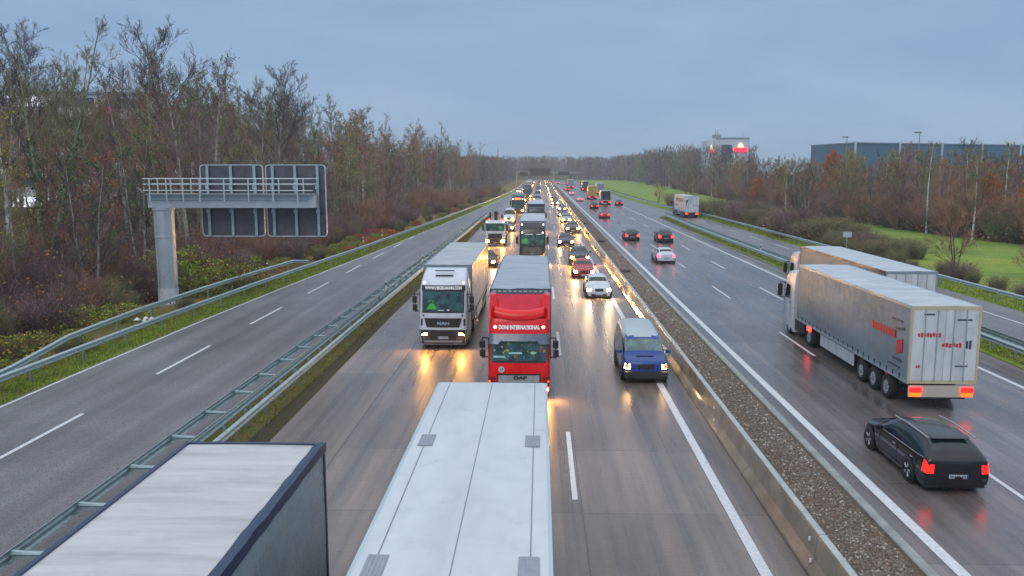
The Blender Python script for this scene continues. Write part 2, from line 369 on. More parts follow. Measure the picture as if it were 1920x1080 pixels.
# ------------------------------------------------------------------ concrete barrier (one thing with reflectors)
br = empty('concrete_barrier', (6.3, 0, 0), 0, 'long wet concrete step barrier beside the gravel strip, reflecting headlights', 'barrier')
b = MB()
prof = [(-.27, 0), (-.27, .10), (-.10, .32), (-.055, .86), (-.035, .895)]
sy = -30
while sy < 718:
    y0, y1 = sy+.012, sy+5.988
    pr = prof+[(.12, .895), (.14, .86), (.2, 0)]
    b.prism([(p[0], p[1]) for p in pr], 'y', y0, y1, 0)
    b.box(-.037, .122, y0, y1, .897, .905, 1); sy += 6
b.build('barrier_wall', [M_conc, M_conctop], br)
for i in range(30):
    y0 = 18.3+10.6*i
    t = MB(); t.box(-.145, -.10, y0, y0+.05, .62, .70); t.build('reflector', M_white, br)
    t = MB(); t.box(-.22, -.17, y0-.35, y0-.30, .26, .34); t.build('reflector', M_white, br)

# ------------------------------------------------------------------ guard rails
def resample(path, y0, y1, step):
    ys_ = []; y = y0
    while y < y1: ys_.append(y); y += step
    ys_.append(y1); return [(interp(path, y), y) for y in ys_]
def wbeam(mb, pts, side, zc=.68, h=.31, m=0):
    # W profile facing 'side' (+1: to +x); pts (x, y[, z])
    pr = [(0, -.5), (.03, -.46), (.085, -.33), (.085, -.2), (.02, -.06), (.02, .06), (.085, .2), (.085, .33), (.03, .46), (0, .5)]
    n = len(pr); vs = []
    for p in pts:
        zz = p[2] if len(p) > 2 else zc
        vs += [(p[0]+side*a, p[1], zz+b_*h) for a, b_ in pr]
    for p in pts:
        zz = p[2] if len(p) > 2 else zc
        vs += [(p[0]+side*a-side*.012, p[1], zz+b_*h) for a, b_ in pr]
    k = len(pts)*n; fs = []
    for j in range(len(pts)-1):
        for i in range(n-1):
            fs.append((j*n+i, j*n+i+1, (j+1)*n+i+1, (j+1)*n+i)); fs.append((k+j*n+i, k+(j+1)*n+i, k+(j+1)*n+i+1, k+j*n+i+1))
        fs.append((j*n, (j+1)*n, k+(j+1)*n, k+j*n)); fs.append((j*n+n-1, k+j*n+n-1, k+(j+1)*n+n-1, (j+1)*n+n-1))
    mb.add(vs, fs, m, False)
def post_mesh(h=.72):
    p = MB(); p.box(-.05, .05, -.03, -.022, -.2, h); p.box(-.05, .05, .022, .03, -.2, h); p.box(-.05, -.042, -.022, .022, -.2, h)
    return p.mesh('post', M_galv_d)
POST = post_mesh()
def posts(parent, path, y0, y1, step, dx, limit=95):
    y = y0; n = 0; extra = MB()
    while y < y1:
        x = interp(path, y)+dx
        if n < limit:
            o = obj('post', POST, parent); o.location = (x, y, 0)
        else: extra.box(x-.05, x+.05, y-.03, y+.03, -.2, .7)
        n += 1; y += step
    if extra.v: tag(extra.build('post_row', M_galv_d, parent), 'far row of rail posts', kind='stuff')
g = empty('guard_rail', (0, 0, 0), 0, 'single steel guard rail on the left verge, nearest the grass and the wood', 'guard rail', 'steel guard rails')
q = MB(); wbeam(q, resample(RAIL_L, -30, 716, 4), 1); q.build('rail', M_galv, g); posts(g, RAIL_L, 10, 714, 4, -.06)
g = empty('guard_rail', (0, 0, 0), 0, 'second raised guard rail bending round the foot of the grey sign gantry', 'guard rail', 'steel guard rails')
P2 = [(-21.9, 31, .68), (-22.1, 33.5, .72), (-22.75, 39, .95), (-22.9, 46, 1.0), (-22.7, 55, 1.0), (-22.1, 66, .98), (-21.7, 72.5, .95), (-20.9, 74.5, .72)]
q = MB(); wbeam(q, P2, 1); q.build('rail', M_galv, g)
for x, y, z in [(interp([(a[0], a[1]) for a in P2], yy), yy, 0) for yy in (36, 40, 44, 48, 52, 56, 60, 64, 68, 71.5)]:
    o = obj('post', POST, g); o.location = (x-.06, y, .2)
g = empty('guard_rail', (0, 0, 0), 0, 'left guard rail of the grassy separator, with crosswise spacer brackets', 'guard rail', 'steel guard rails')
q = MB(); wbeam(q, resample(RAIL_A, -30, 160, 4), -1); q.build('rail', M_galv, g); posts(g, RAIL_A, 6.2, 159, 2.66, .62)
q = MB(); ra = resample(RAIL_A, -30, 160, 4)
for (a, b_) in zip(ra, ra[1:]): q.tube((a[0]+.62, a[1], .52), (b_[0]+.62, b_[1], .52), .035, n=5, cap=False)
q.build('tie_strap', M_galv, g)
y = 6.2; n = 0
BR = MB(); BR.prism([(-.62, .60), (.06, .66), (.06, .74), (-.62, .80)], 'y', -.045, .045); BR.box(-.6, .1, -.09, .09, .741, .752); BRM = BR.mesh('spacer', M_galv)
while y < 159: o = obj('spacer', BRM, g); o.location = (interp(RAIL_A, y)+.62, y, 0); y += 2.66
g = empty('guard_rail', (0, 0, 0), 0, 'double guard rail along the left edge of the jammed carriageway', 'guard rail', 'steel guard rails')
q = MB(); wbeam(q, resample(RAIL_B, -30, 160, 4), 1, .62); q.build('rail', M_galv, g)
q = MB(); wbeam(q, [(x-.55, y) for x, y in resample(RAIL_B, -30, 160, 4)], -1, .74); q.build('rail', M_galv, g)
posts(g, RAIL_B, 6, 159, 2.0, -.28)
g = empty('guard_rail', (0, 0, 0), 0, 'double guard rail between the free carriageway and the right side road', 'guard rail', 'steel guard rails')
q = MB(); wbeam(q, resample(RAIL_RS, -30, 162, 4), -1, .66); q.build('rail', M_galv, g)
q = MB(); wbeam(q, [(x+.75, y) for x, y in resample(RAIL_RS, -30, 162, 4)], 1, .72); q.build('rail', M_galv, g)
posts(g, RAIL_RS, 20, 161, 2.0, .38)
g = empty('guard_rail', (0, 0, 0), 0, 'single guard rail on the right verge in front of the bare hedge', 'guard rail', 'steel guard rails')
q = MB(); wbeam(q, resample(RAIL_RV, -30, 716, 4), -1, .7); q.build('rail', M_galv, g); posts(g, RAIL_RV, 30, 714, 4, .06)

# delineator posts
def delineator(x, y, z0, label):
    o = empty('delineator_post', (x, y, z0), 0, label, 'marker post', 'white marker posts on the rails')
    a = MB(); a.prism([(-.06, -.04), (.06, -.04), (.05, .04), (-.05, .04)], 'z', 0, .26); a.prism([(-.06, -.04), (.06, -.04), (.05, .04), (-.05, .04)], 'z', .46, .58); a.build('shaft', M_white, o)
    a = MB(); a.prism([(-.062, -.042), (.062, -.042), (.052, .042), (-.052, .042)], 'z', .26, .46); a.build('black_band', M_black, o)
delineator(-22.0, 66.5, .95, 'white marker post with a black band on the rail right of the gantry foot')
for (x, y) in ((-20.2, 95), (-19.7, 104), (-18.4, 145), (-14.9, 200), (-12.4, 270)):
    delineator(x, y, .72, 'small white marker post on the left verge rail, beyond the gantry')
for (x, y) in ((-10.7, 57.5), (-10.6, 75), (-10.2, 110)):
    delineator(x, y, .72, 'small white marker post among the separator rails beside the left road')
for (x, y) in ((31.2, 118), (30.9, 150), (27.3, 220)):
    delineator(x, y, .72, 'small white marker post on the right verge rail by the hedge')
for (x, y) in ((22.8, 87), (22.9, 60)):
    delineator(x, y, .72, 'small white marker post between the rails right of the free carriageway')
# ------------------------------------------------------------------ sign gantries
M_signback = mat('sign_back_sheet', (.105, .105, .125), .5, .3, .25, 1.5)
M_signfr = mat('sign_frame', (.55, .62, .66), .4, .2, .06, 4)
def rrect(x0, x1, z0, z1, r, n=4):
    pts = []
    for cx, cz, a0 in ((x1-r, z1-r, 0), (x0+r, z1-r, 90), (x0+r, z0+r, 180), (x1-r, z0+r, 270)):
        for k in range(n+1): a = R(a0+90*k/n); pts.append((cx+r*math.cos(a), cz+r*math.sin(a)))
    return pts
def sign_panel(parent, x0, x1, z0, z1, y, nst=3, frame=.06):
    p = MB(); p.prism(rrect(x0+.03, x1-.03, z0+.03, z1-.03, .22), 'y', y+.02, y+.05); nrow = 6
    for i in range(1, nrow): z = z0+(z1-z0)*i/nrow; p.box(x0+.08, x1-.08, y+.0, y+.019, z-.02, z+.02)
    s = p.build('sign_panel', M_signback, parent)
    f = MB(); o_, i_ = rrect(x0, x1, z0, z1, .25), rrect(x0+frame, x1-frame, z0+frame, z1-frame, .2); n = len(o_)
    vs = [(a, y-.03, b) for a, b in o_]+[(a, y-.03, b) for a, b in i_]+[(a, y+.07, b) for a, b in o_]+[(a, y+.07, b) for a, b in i_]
    fs = []
    for k in range(n):
        j = (k+1) % n; fs += [(k, j, n+j, n+k), (2*n+k, 3*n+k, 3*n+j, 2*n+j), (k, 2*n+k, 2*n+j, j), (n+k, n+j, 3*n+j, 3*n+k)]
    f.add(vs, fs); f.build('frame', M_signfr, s)
    for i in range(nst):
        x = x0+(x1-x0)*(.13+.74*i/(nst-1)) if nst > 1 else (x0+x1)/2
        t = MB(); t.box(x-.05, x+.05, y-.16, y-.005, z0+.08, z1-.08); t.box(x-.09, x+.09, y-.165, y-.161, z0+.08, z1-.08)
        t.box(x-.12, x+.12, y-.30, y-.166, z0+(z1-z0)*.66, z0+(z1-z0)*.72); t.box(x-.12, x+.12, y-.30, y-.166, z0+(z1-z0)*.33, z0+(z1-z0)*.38)
        t.build('stiffener', M_galv, s)
gy = 54.4
G = empty('sign_gantry', (-25.0, gy, 0), 0, 'pale steel sign gantry on one thick column, its two signs seen from behind', 'sign gantry')
GM = G  # children are built in world offsets, so shift them
def shift(mb, dx, dy, dz=0):
    mb.v = [(a-dx, b-dy, c-dz) for a, b, c in mb.v]
def gbuild(mb, name, m, parent=None): shift(mb, -25.0, gy); return mb.build(name, m, parent or G)
q = MB()
def octo(r, sq=1.0): return [(r*math.cos(R(22.5+45*k)), sq*r*math.sin(R(22.5+45*k))) for k in range(8)]
def oct_loft(mb, cx, cy, lv, m=0):
    n = 8; vs = []
    for z, r in lv: vs += [(cx+a, cy+b, z) for a, b in octo(r)]
    mb.add(vs, [(k*n+i, k*n+(i+1) % n, k*n+n+(i+1) % n, k*n+n+i) for k in range(len(lv)-1) for i in range(n)]+[tuple(range(n*len(lv)-n, n*len(lv)))], m)
oct_loft(q, -24.95, gy+.5, [(1.12, .62), (4.5, .64), (4.52, .68), (4.6, .68), (4.62, .64), (6.3, .65), (6.32, .72), (6.46, .72)]); gbuild(q, 'column', M_alu)
q = MB(); oct_loft(q, -24.95, gy+.5, [(.12, .84), (.16, .84), (.17, .66), (1.11, .65)]); gbuild(q, 'column_foot', mat('gantry_foot_paint', (.62, .66, .72), .5, 0, .08, 3))
q = MB(); oct_loft(q, -24.95, gy+.5, [(-.2, 1.0), (.10, 1.0), (.12, .97)])
for k in range(12): a = 2*PI*k/12; q.tube((-24.95+.78*math.cos(a), gy+.5+.78*math.sin(a), .12), (-24.95+.78*math.cos(a), gy+.5+.78*math.sin(a), .26), .045, m=1)
gbuild(q, 'foundation', [M_kerb, M_black])
q = MB(); q.tube((-24.1, gy+.1, 1.4), (-24.1, gy+.1, 3.2), .04); q.tube((-25.2, gy-.32, .3), (-25.2, gy-.32, 6.2), .03); gbuild(q, 'cable_pipe', M_alu)
q = MB(); q.box(-25.8, -14.75, gy+.1, gy+.9, 6.48, 6.95); q.box(-25.8, -15.1, gy+.02, gy+.098, 6.98, 7.05)
q.box(-15.1, -14.7, gy+.0, gy+.099, 6.5, 7.4); q.box(-25.8, -14.75, gy+.1, gy+.9, 6.96, 7.32); q.box(-25.8, -14.75, gy-.02, gy+.098, 7.30, 7.36)
gbuild(q, 'beam', M_alu)
q = MB(); q.box(-25.8, -14.8, gy-.35, gy+.95, 7.365, 7.40); gbuild(q, 'walkway', M_galv)
q = MB()
for z in (8.38, 8.02, 7.62): q.tube((-25.85, gy-.35, z), (-14.7, gy-.35, z), .035, n=6)
xs = [-25.4, -24.85, -24.3, -24.0, -23.2, -22.65, -22.1, -21.55, -20.5, -20.0, -18.9, -18.4, -17.3, -16.9, -15.7, -15.3]
for i, x in enumerate(xs): q.box(x-.035, x+.035, gy-.41, gy-.352, 6.9 if i % 2 == 0 else 7.45, 8.38)
for z in (8.38, 8.02): q.tube((-25.85, gy+.95, z), (-14.7, gy+.95, z), .03, n=6)
gbuild(q, 'railing', M_signfr)
for x0, x1, z1 in ((-22.72, -18.45, 9.3), (-18.30, -14.25, 9.3)):
    s0 = len(bpy.data.objects); h = empty('tmp'); sign_panel(h, x0, x1, 4.5, z1, gy+1.3)
    for o in list(h.children): o.parent = G; o.location = (25.0, -gy, 0)
    bpy.data.objects.remove(h)
# far gantry
G2 = empty('sign_gantry', (-13, 470, 0), 0, 'distant dark sign gantry spanning the whole queue where the road meets the horizon', 'sign gantry')
def g2b(mb, name, m): shift(mb, -13, 470); return mb.build(name, m, G2)
for x in (-13.2, 7.4): q = MB(); q.tube((x, 470, 0), (x, 470, 7.6), .3, .26, n=8); g2b(q, 'column', M_galv)
q = MB(); q.box(-13.4, 7.7, 469.6, 470.5, 6.9, 7.7); q.box(7.7, 24, 469.6, 470.5, 6.7, 7.4); g2b(q, 'beam', M_galv_d)
for x0, x1, z0, z1 in ((-11.3, -6.9, 5.3, 7.4), (-5.6, 5.5, 5.2, 9.4), (10, 16, 5.6, 7.6)):
    q = MB(); q.prism(rrect(x0, x1, z0, z1, .2), 'y', 469.2, 469.4); g2b(q, 'sign_panel', M_dark)
# radio mast
q = MB()
for k in range(8): q.tube((-32+.35*math.cos(k), 640, 3.3*k), (-32-.35*math.cos(k), 640, 3.3*k+3.3), .05, n=4)
q.tube((-32.3, 640, 0), (-32.05, 640, 27), .10, .06, n=5); q.tube((-31.7, 640, 0), (-31.95, 640, 27), .10, .06, n=5); q.box(-32.4, -31.6, 639.6, 640.4, 21, 22.5)
tag(q.build('radio_mast', M_galv_d), 'thin lattice radio mast rising above the far trees left of the road', 'mast')

# ------------------------------------------------------------------ buildings
M_fac = mat('pale_facade', (.60, .66, .70), .6, 0, .08, .15)
M_fac2 = mat('grey_facade', (.22, .27, .32), .6, 0, .08, .15)
M_blue = mat('blue_cladding', (.075, .18, .27), .5, .2, .18, .12)
M_win = mat('building_glass', (.05, .09, .13), .15, 0, .3, .3)
B = empty('store_tower', (93, 430, 0), 0, 'pale grey store tower with red and cream glowing signs beyond the right wood', 'building')
q = MB(); q.box(-7, 9.4, -10, 10, 0, 24.2, 0); q.box(-10.4, -7.1, -6, 9, 0, 23, 0); q.box(-7, 9.4, -10.1, -10.01, 23.5, 24.3, 1); q.build('tower_wall', [M_fac, M_fac2], B)
q = MB(); q.box(-4.2, .9, -10.25, -10.0, 12.3, 20.8); q.build('window_band', M_win, B)
q = MB(); q.box(-8, 4, -11.6, -10.3, 10.2, 10.9); q.build('canopy', M_dark, B)
q = MB(); q.box(-8.2, 3, -11, -10.2, 6, 9.8); q.build('shop_front', mat('bright_panel', (.6, .65, .7), .5), B)
q = MB(); q.box(-6.4, -3.4, -4, 2, 24.3, 26.0); q.tube((-5.6, -2, 26), (-5.6, -2, 28.4), .12); q.tube((-4.4, -1, 26), (-4.4, -1, 28), .12); q.tube((7.5, -4, 24.3), (7.5, -4, 27.6), .10); q.build('roof_plant', M_fac2, B)
def hat(x0, w, z, y):
    s = MB(); s.prism([(x0+w*.28, z+.85), (x0+w*.72, z+.85), (x0+w*.66, z+2.2), (x0+w*.56, z+3.0), (x0+w*.42, z+3.1), (x0+w*.33, z+2.1)], 'y', y, y+.2)
    return s
s = hat(1.8, 6.6, 18.6, -10.5).build('sign_crown', emit('cream_neon', (1, .83, .45), 1.1), B)
q = MB(); q.prism([(1.7, 17.9), (2.3, 17.4), (7.8, 17.4), (8.6, 17.9), (8.3, 19.2), (7.6, 19.45), (2.6, 19.45), (1.9, 19.1)], 'y', -10.7, -10.4); q.build('sign_band', emit('red_neon', (1, .02, .05), 1.3), B)
q = MB(); q.prism([(-9.4, 17.2), (-7.2, 17.2), (-7.1, 18.6), (-9.6, 18.6)], 'y', -6.5, -6.2); q.build('side_sign', emit('red_neon', (1, .02, .05), 1.3), B)
q = MB(); q.prism([(-9.0, 18.8), (-7.8, 18.8), (-8.3, 21.2)], 'y', -6.5, -6.2); q.build('side_sign_crown', emit('cream_neon', (1, .83, .45), 1.1), B)
B = empty('blue_hall', (110, 262, 0), 0, 'long flat blue warehouse behind the right-hand trees with thin white uprights', 'building')
q = MB(); q.prism([(-11, 52), (-7, 20), (200, 110), (200, 190), (32, 130)], 'z', 0, 17.4); q.build('wall', M_blue, B)
q = MB(); q.prism([(-11.2, 52.2), (-7.1, 19.6), (200.3, 109.7), (200.3, 190.3), (31.9, 130.3)], 'z', 17.42, 17.75); q.build('roof_edge', mat('roof_trim', (.25, .38, .5), .5), B)
for k in range(9):
    x = -6.9+17.5*k; yy = 20+(x+7)*90/207-.5; q = MB(); q.box(x-.3, x+.3, yy-.3, yy+.2, 0, 18.0); q.build('upright', M_signfr, B)
o_ = B
B = empty('office_block', (-95, 150, 0), R(18), 'large pale building glimpsed between the bare trunks at far left, with a red lamp', 'building')
q = MB(); q.box(-45, 24, 0, 30, 0, 22.5, 0); q.box(-45.3, 24.3, -.3, 30.3, 22.52, 23.0, 1); q.build('wall', [mat('white_facade', (.78, .80, .80), .6, 0, .06, .1), M_fac2], B)
for r_ in range(6):
    for k in range(8):
        q = MB(); x = -43+8.4*k; z = 2.2+3.6*r_; q.box(x, x+6.4, -.14, -.02, z, z+1.7)
        q.build('window', M_win if (r_*7+k*3) % 5 else emit('lit_window', (.8, .9, 1), 1.3), B)
q = MB(); q.box(14.5, 16.5, -.6, -.1, 18.2, 20.4); q.build('sign', emit('red_neon', (1, .02, .05), 1.3), B)
# small roadside pieces
o = empty('electric_cabinet', (61.6, 118, 0), 0, 'small white cabinet at the far edge of the green meadow', 'cabinet')
q = MB(); q.cbox(-.6, .6, -.4, .4, .12, 2.3, .05); q.build('housing', M_white, o); q = MB(); q.box(-.52, .52, -.43, -.405, .3, 2.1); q.build('door', M_signfr, o); q = MB(); q.box(-.7, .7, -.5, .5, -.1, .118); q.build('plinth', M_kerb, o)
for x, y, l in ((73, 205, 'tall thin lamp post above the right wood, nearer the store tower'), (79, 180, 'tall thin lamp post above the right wood, nearer the blue hall')):
    o = empty('lamp_post', (x, y, 0), 0, l, 'lamp post')
    q = MB(); q.tube((0, 0, 0), (0, 0, 16.4), .14, .08); q.build('pole', M_galv_d, o); q = MB(); q.box(-1.1, .3, -.2, .2, 16.4, 16.7); q.build('lamp_head', M_galv_d, o)
o = empty('road_sign', (31.9, 88, 0), 0, 'small sign seen from behind at the right verge above the grey trailers', 'road sign')
q = MB(); q.tube((0, 0, 0), (0, 0, 2.6), .04); q.build('post', M_galv, o); q = MB(); q.prism(rrect(-.45, .45, 2.0, 2.55, .06), 'y', -.06, -.03); q.build('sign_plate', M_signfr, o)
q = MB(); r3 = random.Random(5)
for k in range(7):
    x, y, s = r3.uniform(-.6, .6), r3.uniform(-.5, .5), r3.uniform(.07, .17)
    q.add([(x-s, y-s, .0), (x+s, y-s*.6, .02), (x+s*.8, y+s, .0), (x-s*.7, y+s, .03), (x, y, s*1.1)], [(0, 1, 4), (1, 2, 4), (2, 3, 4), (3, 0, 4), (3, 2, 1, 0)])
o = q.build('litter', M_white); o.location = (-22.7, 47, .35); tag(o, 'scraps of white litter lying behind the left rail near the gantry foot', 'litter')
for i, (x, y) in enumerate(((7.5, 73), (7.6, 104), (7.4, 138))):
    q = MB(); r3 = random.Random(i)
    for k in range(90):
        a, s = r3.uniform(0, 2*PI), r3.uniform(.1, .55); bx, by = s*math.cos(a)*.8, s*math.sin(a)*1.4
        q.add([(bx-.03, by, 0), (bx+.03, by, 0), (bx+r3.uniform(-.15, .15), by+r3.uniform(-.15, .15), r3.uniform(.08, .28))], [(0, 1, 2)])
    o = q.build('weed_clump', mat('dead_weed', (.035, .03, .02), .9)); o.location = (x, y, .05)
    tag(o, ('dark weed clump in the median gravel, nearest of three', 'dark weed clump in the median gravel, middle of three', 'dark weed clump in the median gravel, farthest of three')[i], 'weeds')

# ------------------------------------------------------------------ trees
def bark(name, a, b): return mat(name, a, .85, 0, .35, 2.2, bump=.4, bscale=12, col2=b, spec=.25)
BK = [bark('bark_green', (0.116, 0.132, 0.0697), (0.155, 0.163, 0.116)), bark('bark_grey', (0.116, 0.102, 0.093), (0.186, 0.163, 0.155)), bark('bark_brown', (0.093, 0.0589, 0.0496), (0.155, 0.101, 0.0853)), bark('bark_birch', (0.542, 0.542, 0.542), (0.775, 0.775, 0.775))]
LF = {'rust': mat('leaf_rust', (.48, .15, .04), .8, 0, .45, 1.5, spec=.2), 'yellow': mat('leaf_yellow', (.52, .40, .05), .8, 0, .4, 1.5, spec=.2), 'green': mat('leaf_green', (.11, .20, .035), .8, 0, .5, 1.2, spec=.2), 'brown': mat('leaf_brown', (.30, .15, .07), .8, 0, .4, 1.5, spec=.2), 'lime': mat('leaf_lime', (.30, .36, .05), .8, 0, .4, 1.5, spec=.2), 'red': mat('leaf_red', (.42, .08, .07), .8, 0, .4, 1.5, spec=.2), 'ivy': mat('leaf_ivy', (.09, .14, .05), .7, 0, .4, 1.5, spec=.3)}
TW = [mat('twig_brown_', (.25, .135, .085), .9, 0, .4, .5, col2=(.36, .21, .14), spec=.2), mat('twig_purple_', (.17, .115, .12), .9, 0, .35, .5, col2=(.26, .17, .17), spec=.2), mat('twig_olive_', (.16, .16, .08), .9, 0, .4, .5, col2=(.24, .23, .13), spec=.2), mat('twig_dark_', (.10, .08, .085), .9, 0, .3, .5, spec=.2)]
BK[0] = bark('bark_mossy', (.16, .20, .09), (.24, .27, .17)); BK[1] = bark('bark_pale', (.28, .25, .22), (.42, .38, .34))
def rib(mb, p, q, w0, w1, m=0):
    # three-sided tapered twig
    d = (q-p)
    if d.length < 1e-5: return
    u = d.orthogonal().normalized()*1; v = d.cross(u).normalized()
    a = [(u*math.cos(t)+v*math.sin(t)) for t in (0, 2.094, 4.189)]
    mb.add([p+a[0]*w0, p+a[1]*w0, p+a[2]*w0, q+a[0]*w1, q+a[1]*w1, q+a[2]*w1], [(0, 1, 4, 3), (1, 2, 5, 4), (2, 0, 3, 5)], m)
def leaf(mb, p, s, rg, m=0):
    n = Vector((rg.uniform(-1, 1), rg.uniform(-1, 1), rg.uniform(-.6, 1))).normalized(); u = n.orthogonal().normalized(); v = n.cross(u)
    mb.add([p-u*s, p-v*s*.7, p+u*s, p+v*s*.7], [(0, 1, 2, 3)], m)
def make_tree(seed, H, spread, base, up=.75, forks=1, leaves=None, nleaf=0, ivy=0, twn=(7, 7, 5), tw=.019, dens=1.0, lowleaf=None):
    """returns (trunk mesh builder, crown mesh builder). Crown materials: 0 twigs, 1.. leaves"""
    rg = random.Random(seed); tk, cr = MB(), MB(); tips = []
    def limb(p, d, L, r, lvl):
        segs = 5 if lvl == 0 else (4 if lvl == 1 else 2)
        pts = [p]; dd = d.copy(); rr = r
        for k in range(segs):
            wob = .09 if lvl == 0 else .13
            dd = (dd+Vector((rg.uniform(-wob, wob), rg.uniform(-wob, wob), rg.uniform(-wob*.3, wob)+.05))).normalized()
            pts.append(pts[-1]+dd*L/segs)
        for k in range(segs):
            r0, r1 = r*(1-.75*k/segs), r*(1-.75*(k+1)/segs)
            if lvl <= 1: cr.tube(pts[k], pts[k+1], r0, r1, n=5 if lvl == 0 else 4, m=0, cap=False)
            else: rib(cr, pts[k], pts[k+1], r0, r1)
        if lvl < 3:
            n = int(twn[lvl]*dens*rg.uniform(.8, 1.25))
            for j in range(n):
                t = .22+.78*(j+rg.random())/n; i = min(segs-1, int(t*segs)); q = pts[i].lerp(pts[i+1], t*segs-i)
                a = rg.uniform(0, 2*PI); u = dd.orthogonal().normalized(); v = dd.cross(u)
                side = (u*math.cos(a)+v*math.sin(a)); ang = rg.uniform(.45, .85)
                nd_ = (dd*(1-ang*.5)+side*ang*1.15+Vector((0, 0, .2*up))).normalized()
                limb(q, nd_, L*rg.uniform(.34, .52)*(1.15-.45*t), max(tw*.8, r*.38) if lvl == 0 else tw*(1.0 if lvl == 1 else .62), lvl+1)
        if lvl >= 2: tips.append(pts[-1])
    for f in range(forks):
        lean = Vector((rg.uniform(-.14, .14), rg.uniform(-.14, .14), 1)).normalized() if forks == 1 else Vector((.22*math.cos(f*2.2+seed), .22*math.sin(f*2.2+seed), 1)).normalized()
        p = Vector((0, 0, -.2)); r = H*.0105*(1 if forks == 1 else .75)+.02; pts = [p]; n = 9
        for k in range(n):
            lean = (lean+Vector((rg.uniform(-.06, .06), rg.uniform(-.06, .06), .05))).normalized(); pts.append(pts[-1]+lean*H*.93/n)
        for k in range(n):
            r0, r1 = r*(1-.88*k/n), r*(1-.88*(k+1)/n); tk.tube(pts[k], pts[k+1], r0*(1.35 if k == 0 else 1), r1, n=7, cap=False)
        nl = int(15*dens/forks**.5)
        for j in range(nl):
            t = base+(.97-base)*(j+rg.random()*.8)/nl; i = min(n-1, int(t*n)); q = pts[i].lerp(pts[i+1], t*n-i)
            a = j*2.4+rg.uniform(-.5, .5); L = H*spread*(1.05-.72*((t-base)/(1-base)))*rg.uniform(.75, 1.15)
            dr = Vector((math.cos(a), math.sin(a), up*rg.uniform(.8, 1.7))).normalized()
            limb(q, dr, L, max(.018, r*(1-.85*t)*.55), 0)
        if ivy:
            for k in range(int(ivy)):
                t = rg.random()**1.2*.55; i = min(n-1, int(t*n)); q = pts[i].lerp(pts[i+1], t*n-i); a = rg.uniform(0, 2*PI); s = r*(1.1)+rg.random()*.22
                leaf(cr, q+Vector((s*math.cos(a), s*math.sin(a), 0)), rg.uniform(.06, .13), rg, 1)
    if nleaf:
        for k in range(nleaf):
            t = rg.choice(tips); leaf(cr, t+Vector((rg.gauss(0, .25), rg.gauss(0, .25), rg.gauss(0, .25))), rg.uniform(.05, .11), rg, 1)
    return tk, cr
def tree_proto(name, args, bk, tw, lf=None):
    tk, cr = make_tree(**args); return (name, tk.mesh('trunk', bk), cr.mesh('crown', [tw, lf or tw]))
TP = {
 'tall': [tree_proto('bare_tree', dict(seed=11, H=21, spread=.27, base=.22, up=.9, ivy=500), BK[0], TW[0], LF['ivy']),
          tree_proto('bare_tree', dict(seed=12, H=20, spread=.25, base=.34, up=1.1, nleaf=900), BK[1], TW[1], LF['green']),
          tree_proto('bare_tree', dict(seed=13, H=19, spread=.28, base=.22, up=.8, nleaf=2400), BK[2], TW[0], LF['brown']),
          tree_proto('bare_tree', dict(seed=14, H=22, spread=.24, base=.35, up=1.0, forks=2, ivy=700), BK[0], TW[2], LF['ivy'])],
 'broad': [tree_proto('bare_tree', dict(seed=21, H=21, spread=.34, base=.42, up=.95, dens=1.15), BK[1], TW[3])],
 'mid': [tree_proto('bare_tree', dict(seed=31, H=13, spread=.33, base=.12, up=.7, nleaf=600, dens=1.1), BK[2], TW[1], LF['rust']),
         tree_proto('bare_tree', dict(seed=32, H=14, spread=.30, base=.10, up=.8, nleaf=350, dens=1.1), BK[1], TW[2], LF['yellow']),
         tree_proto('bare_tree', dict(seed=33, H=12, spread=.36, base=.08, up=.7, nleaf=400, forks=3), BK[2], TW[0], LF['brown']),
         tree_proto('bare_tree', dict(seed=34, H=13, spread=.30, base=.12, up=.9, nleaf=700, forks=2), BK[1], TW[3], LF['green'])],
 'birch': [tree_proto('birch_tree', dict(seed=41, H=14, spread=.22, base=.35, up=1.0, nleaf=200), BK[3], TW[2], LF['yellow'])],
 'rust': [tree_proto('leafy_tree', dict(seed=51, H=9, spread=.36, base=.15, up=.7, nleaf=6500), BK[2], TW[0], LF['rust'])],
 'conifer': [],
}
def put_tree(p, x, y, s, z, label, group, cat='tree'):
    o = empty(p[0], (x, y, z), rng.uniform(0, 2*PI), label, cat, group); o.scale = (s*rng.uniform(.9, 1.15), s*rng.uniform(.9, 1.15), s)
    obj('trunk', p[1], o); obj('crown', p[2], o); return o
GL = 'trees of the wood along the left road'; GR = 'trees of the wood beyond the right meadow'
LBL = {'tall': 'tall bare tree with a slim trunk in the wood on the left', 'mid': 'lower brown twiggy tree in the wood on the left', 'birch': 'white-stemmed birch in the wood on the left'}
n_left = 0
def zl(x): return -.12+min(2.2, (-26-x)*.05)
y = 38.0
while y < 470:
    x = -29.5; lim = max(-.72*y-5, -88 if y < 190 else -62)
    col = 0
    while x > lim:
        xx = x+rng.uniform(-2.2, 1.6); yy = y+rng.uniform(-3.5, 3.5)
        front = col == 0
        if not (abs(xx+25) < 3 and yy < 58) and not (y < 125 and col > 3 and rng.random() < .45):
            kind = 'mid' if (front and rng.random() < .75) or rng.random() < .30 else ('birch' if rng.random() < .05 else 'tall')
            p = rng.choice(TP[kind]); dist_scale = .98 if y < 200 else .93
            s = rng.uniform(.68, .95) if kind == 'mid' and front else rng.uniform(.82, 1.06)*dist_scale
            if kind == 'birch': s *= 1.15
            if yy > 125: s *= (1.2 if kind == 'tall' else 1.42)
            if front: xx -= max(0, (y-60))*.012
            put_tree(p, xx, yy, s, zl(xx), LBL[kind], GL); n_left += 1
        col += 1; x -= (5.2 if y < 130 else 7.5)+rng.uniform(0, 2)+(y*.008)
    y += 5.2 if y < 130 else (8 if y < 260 else 13)
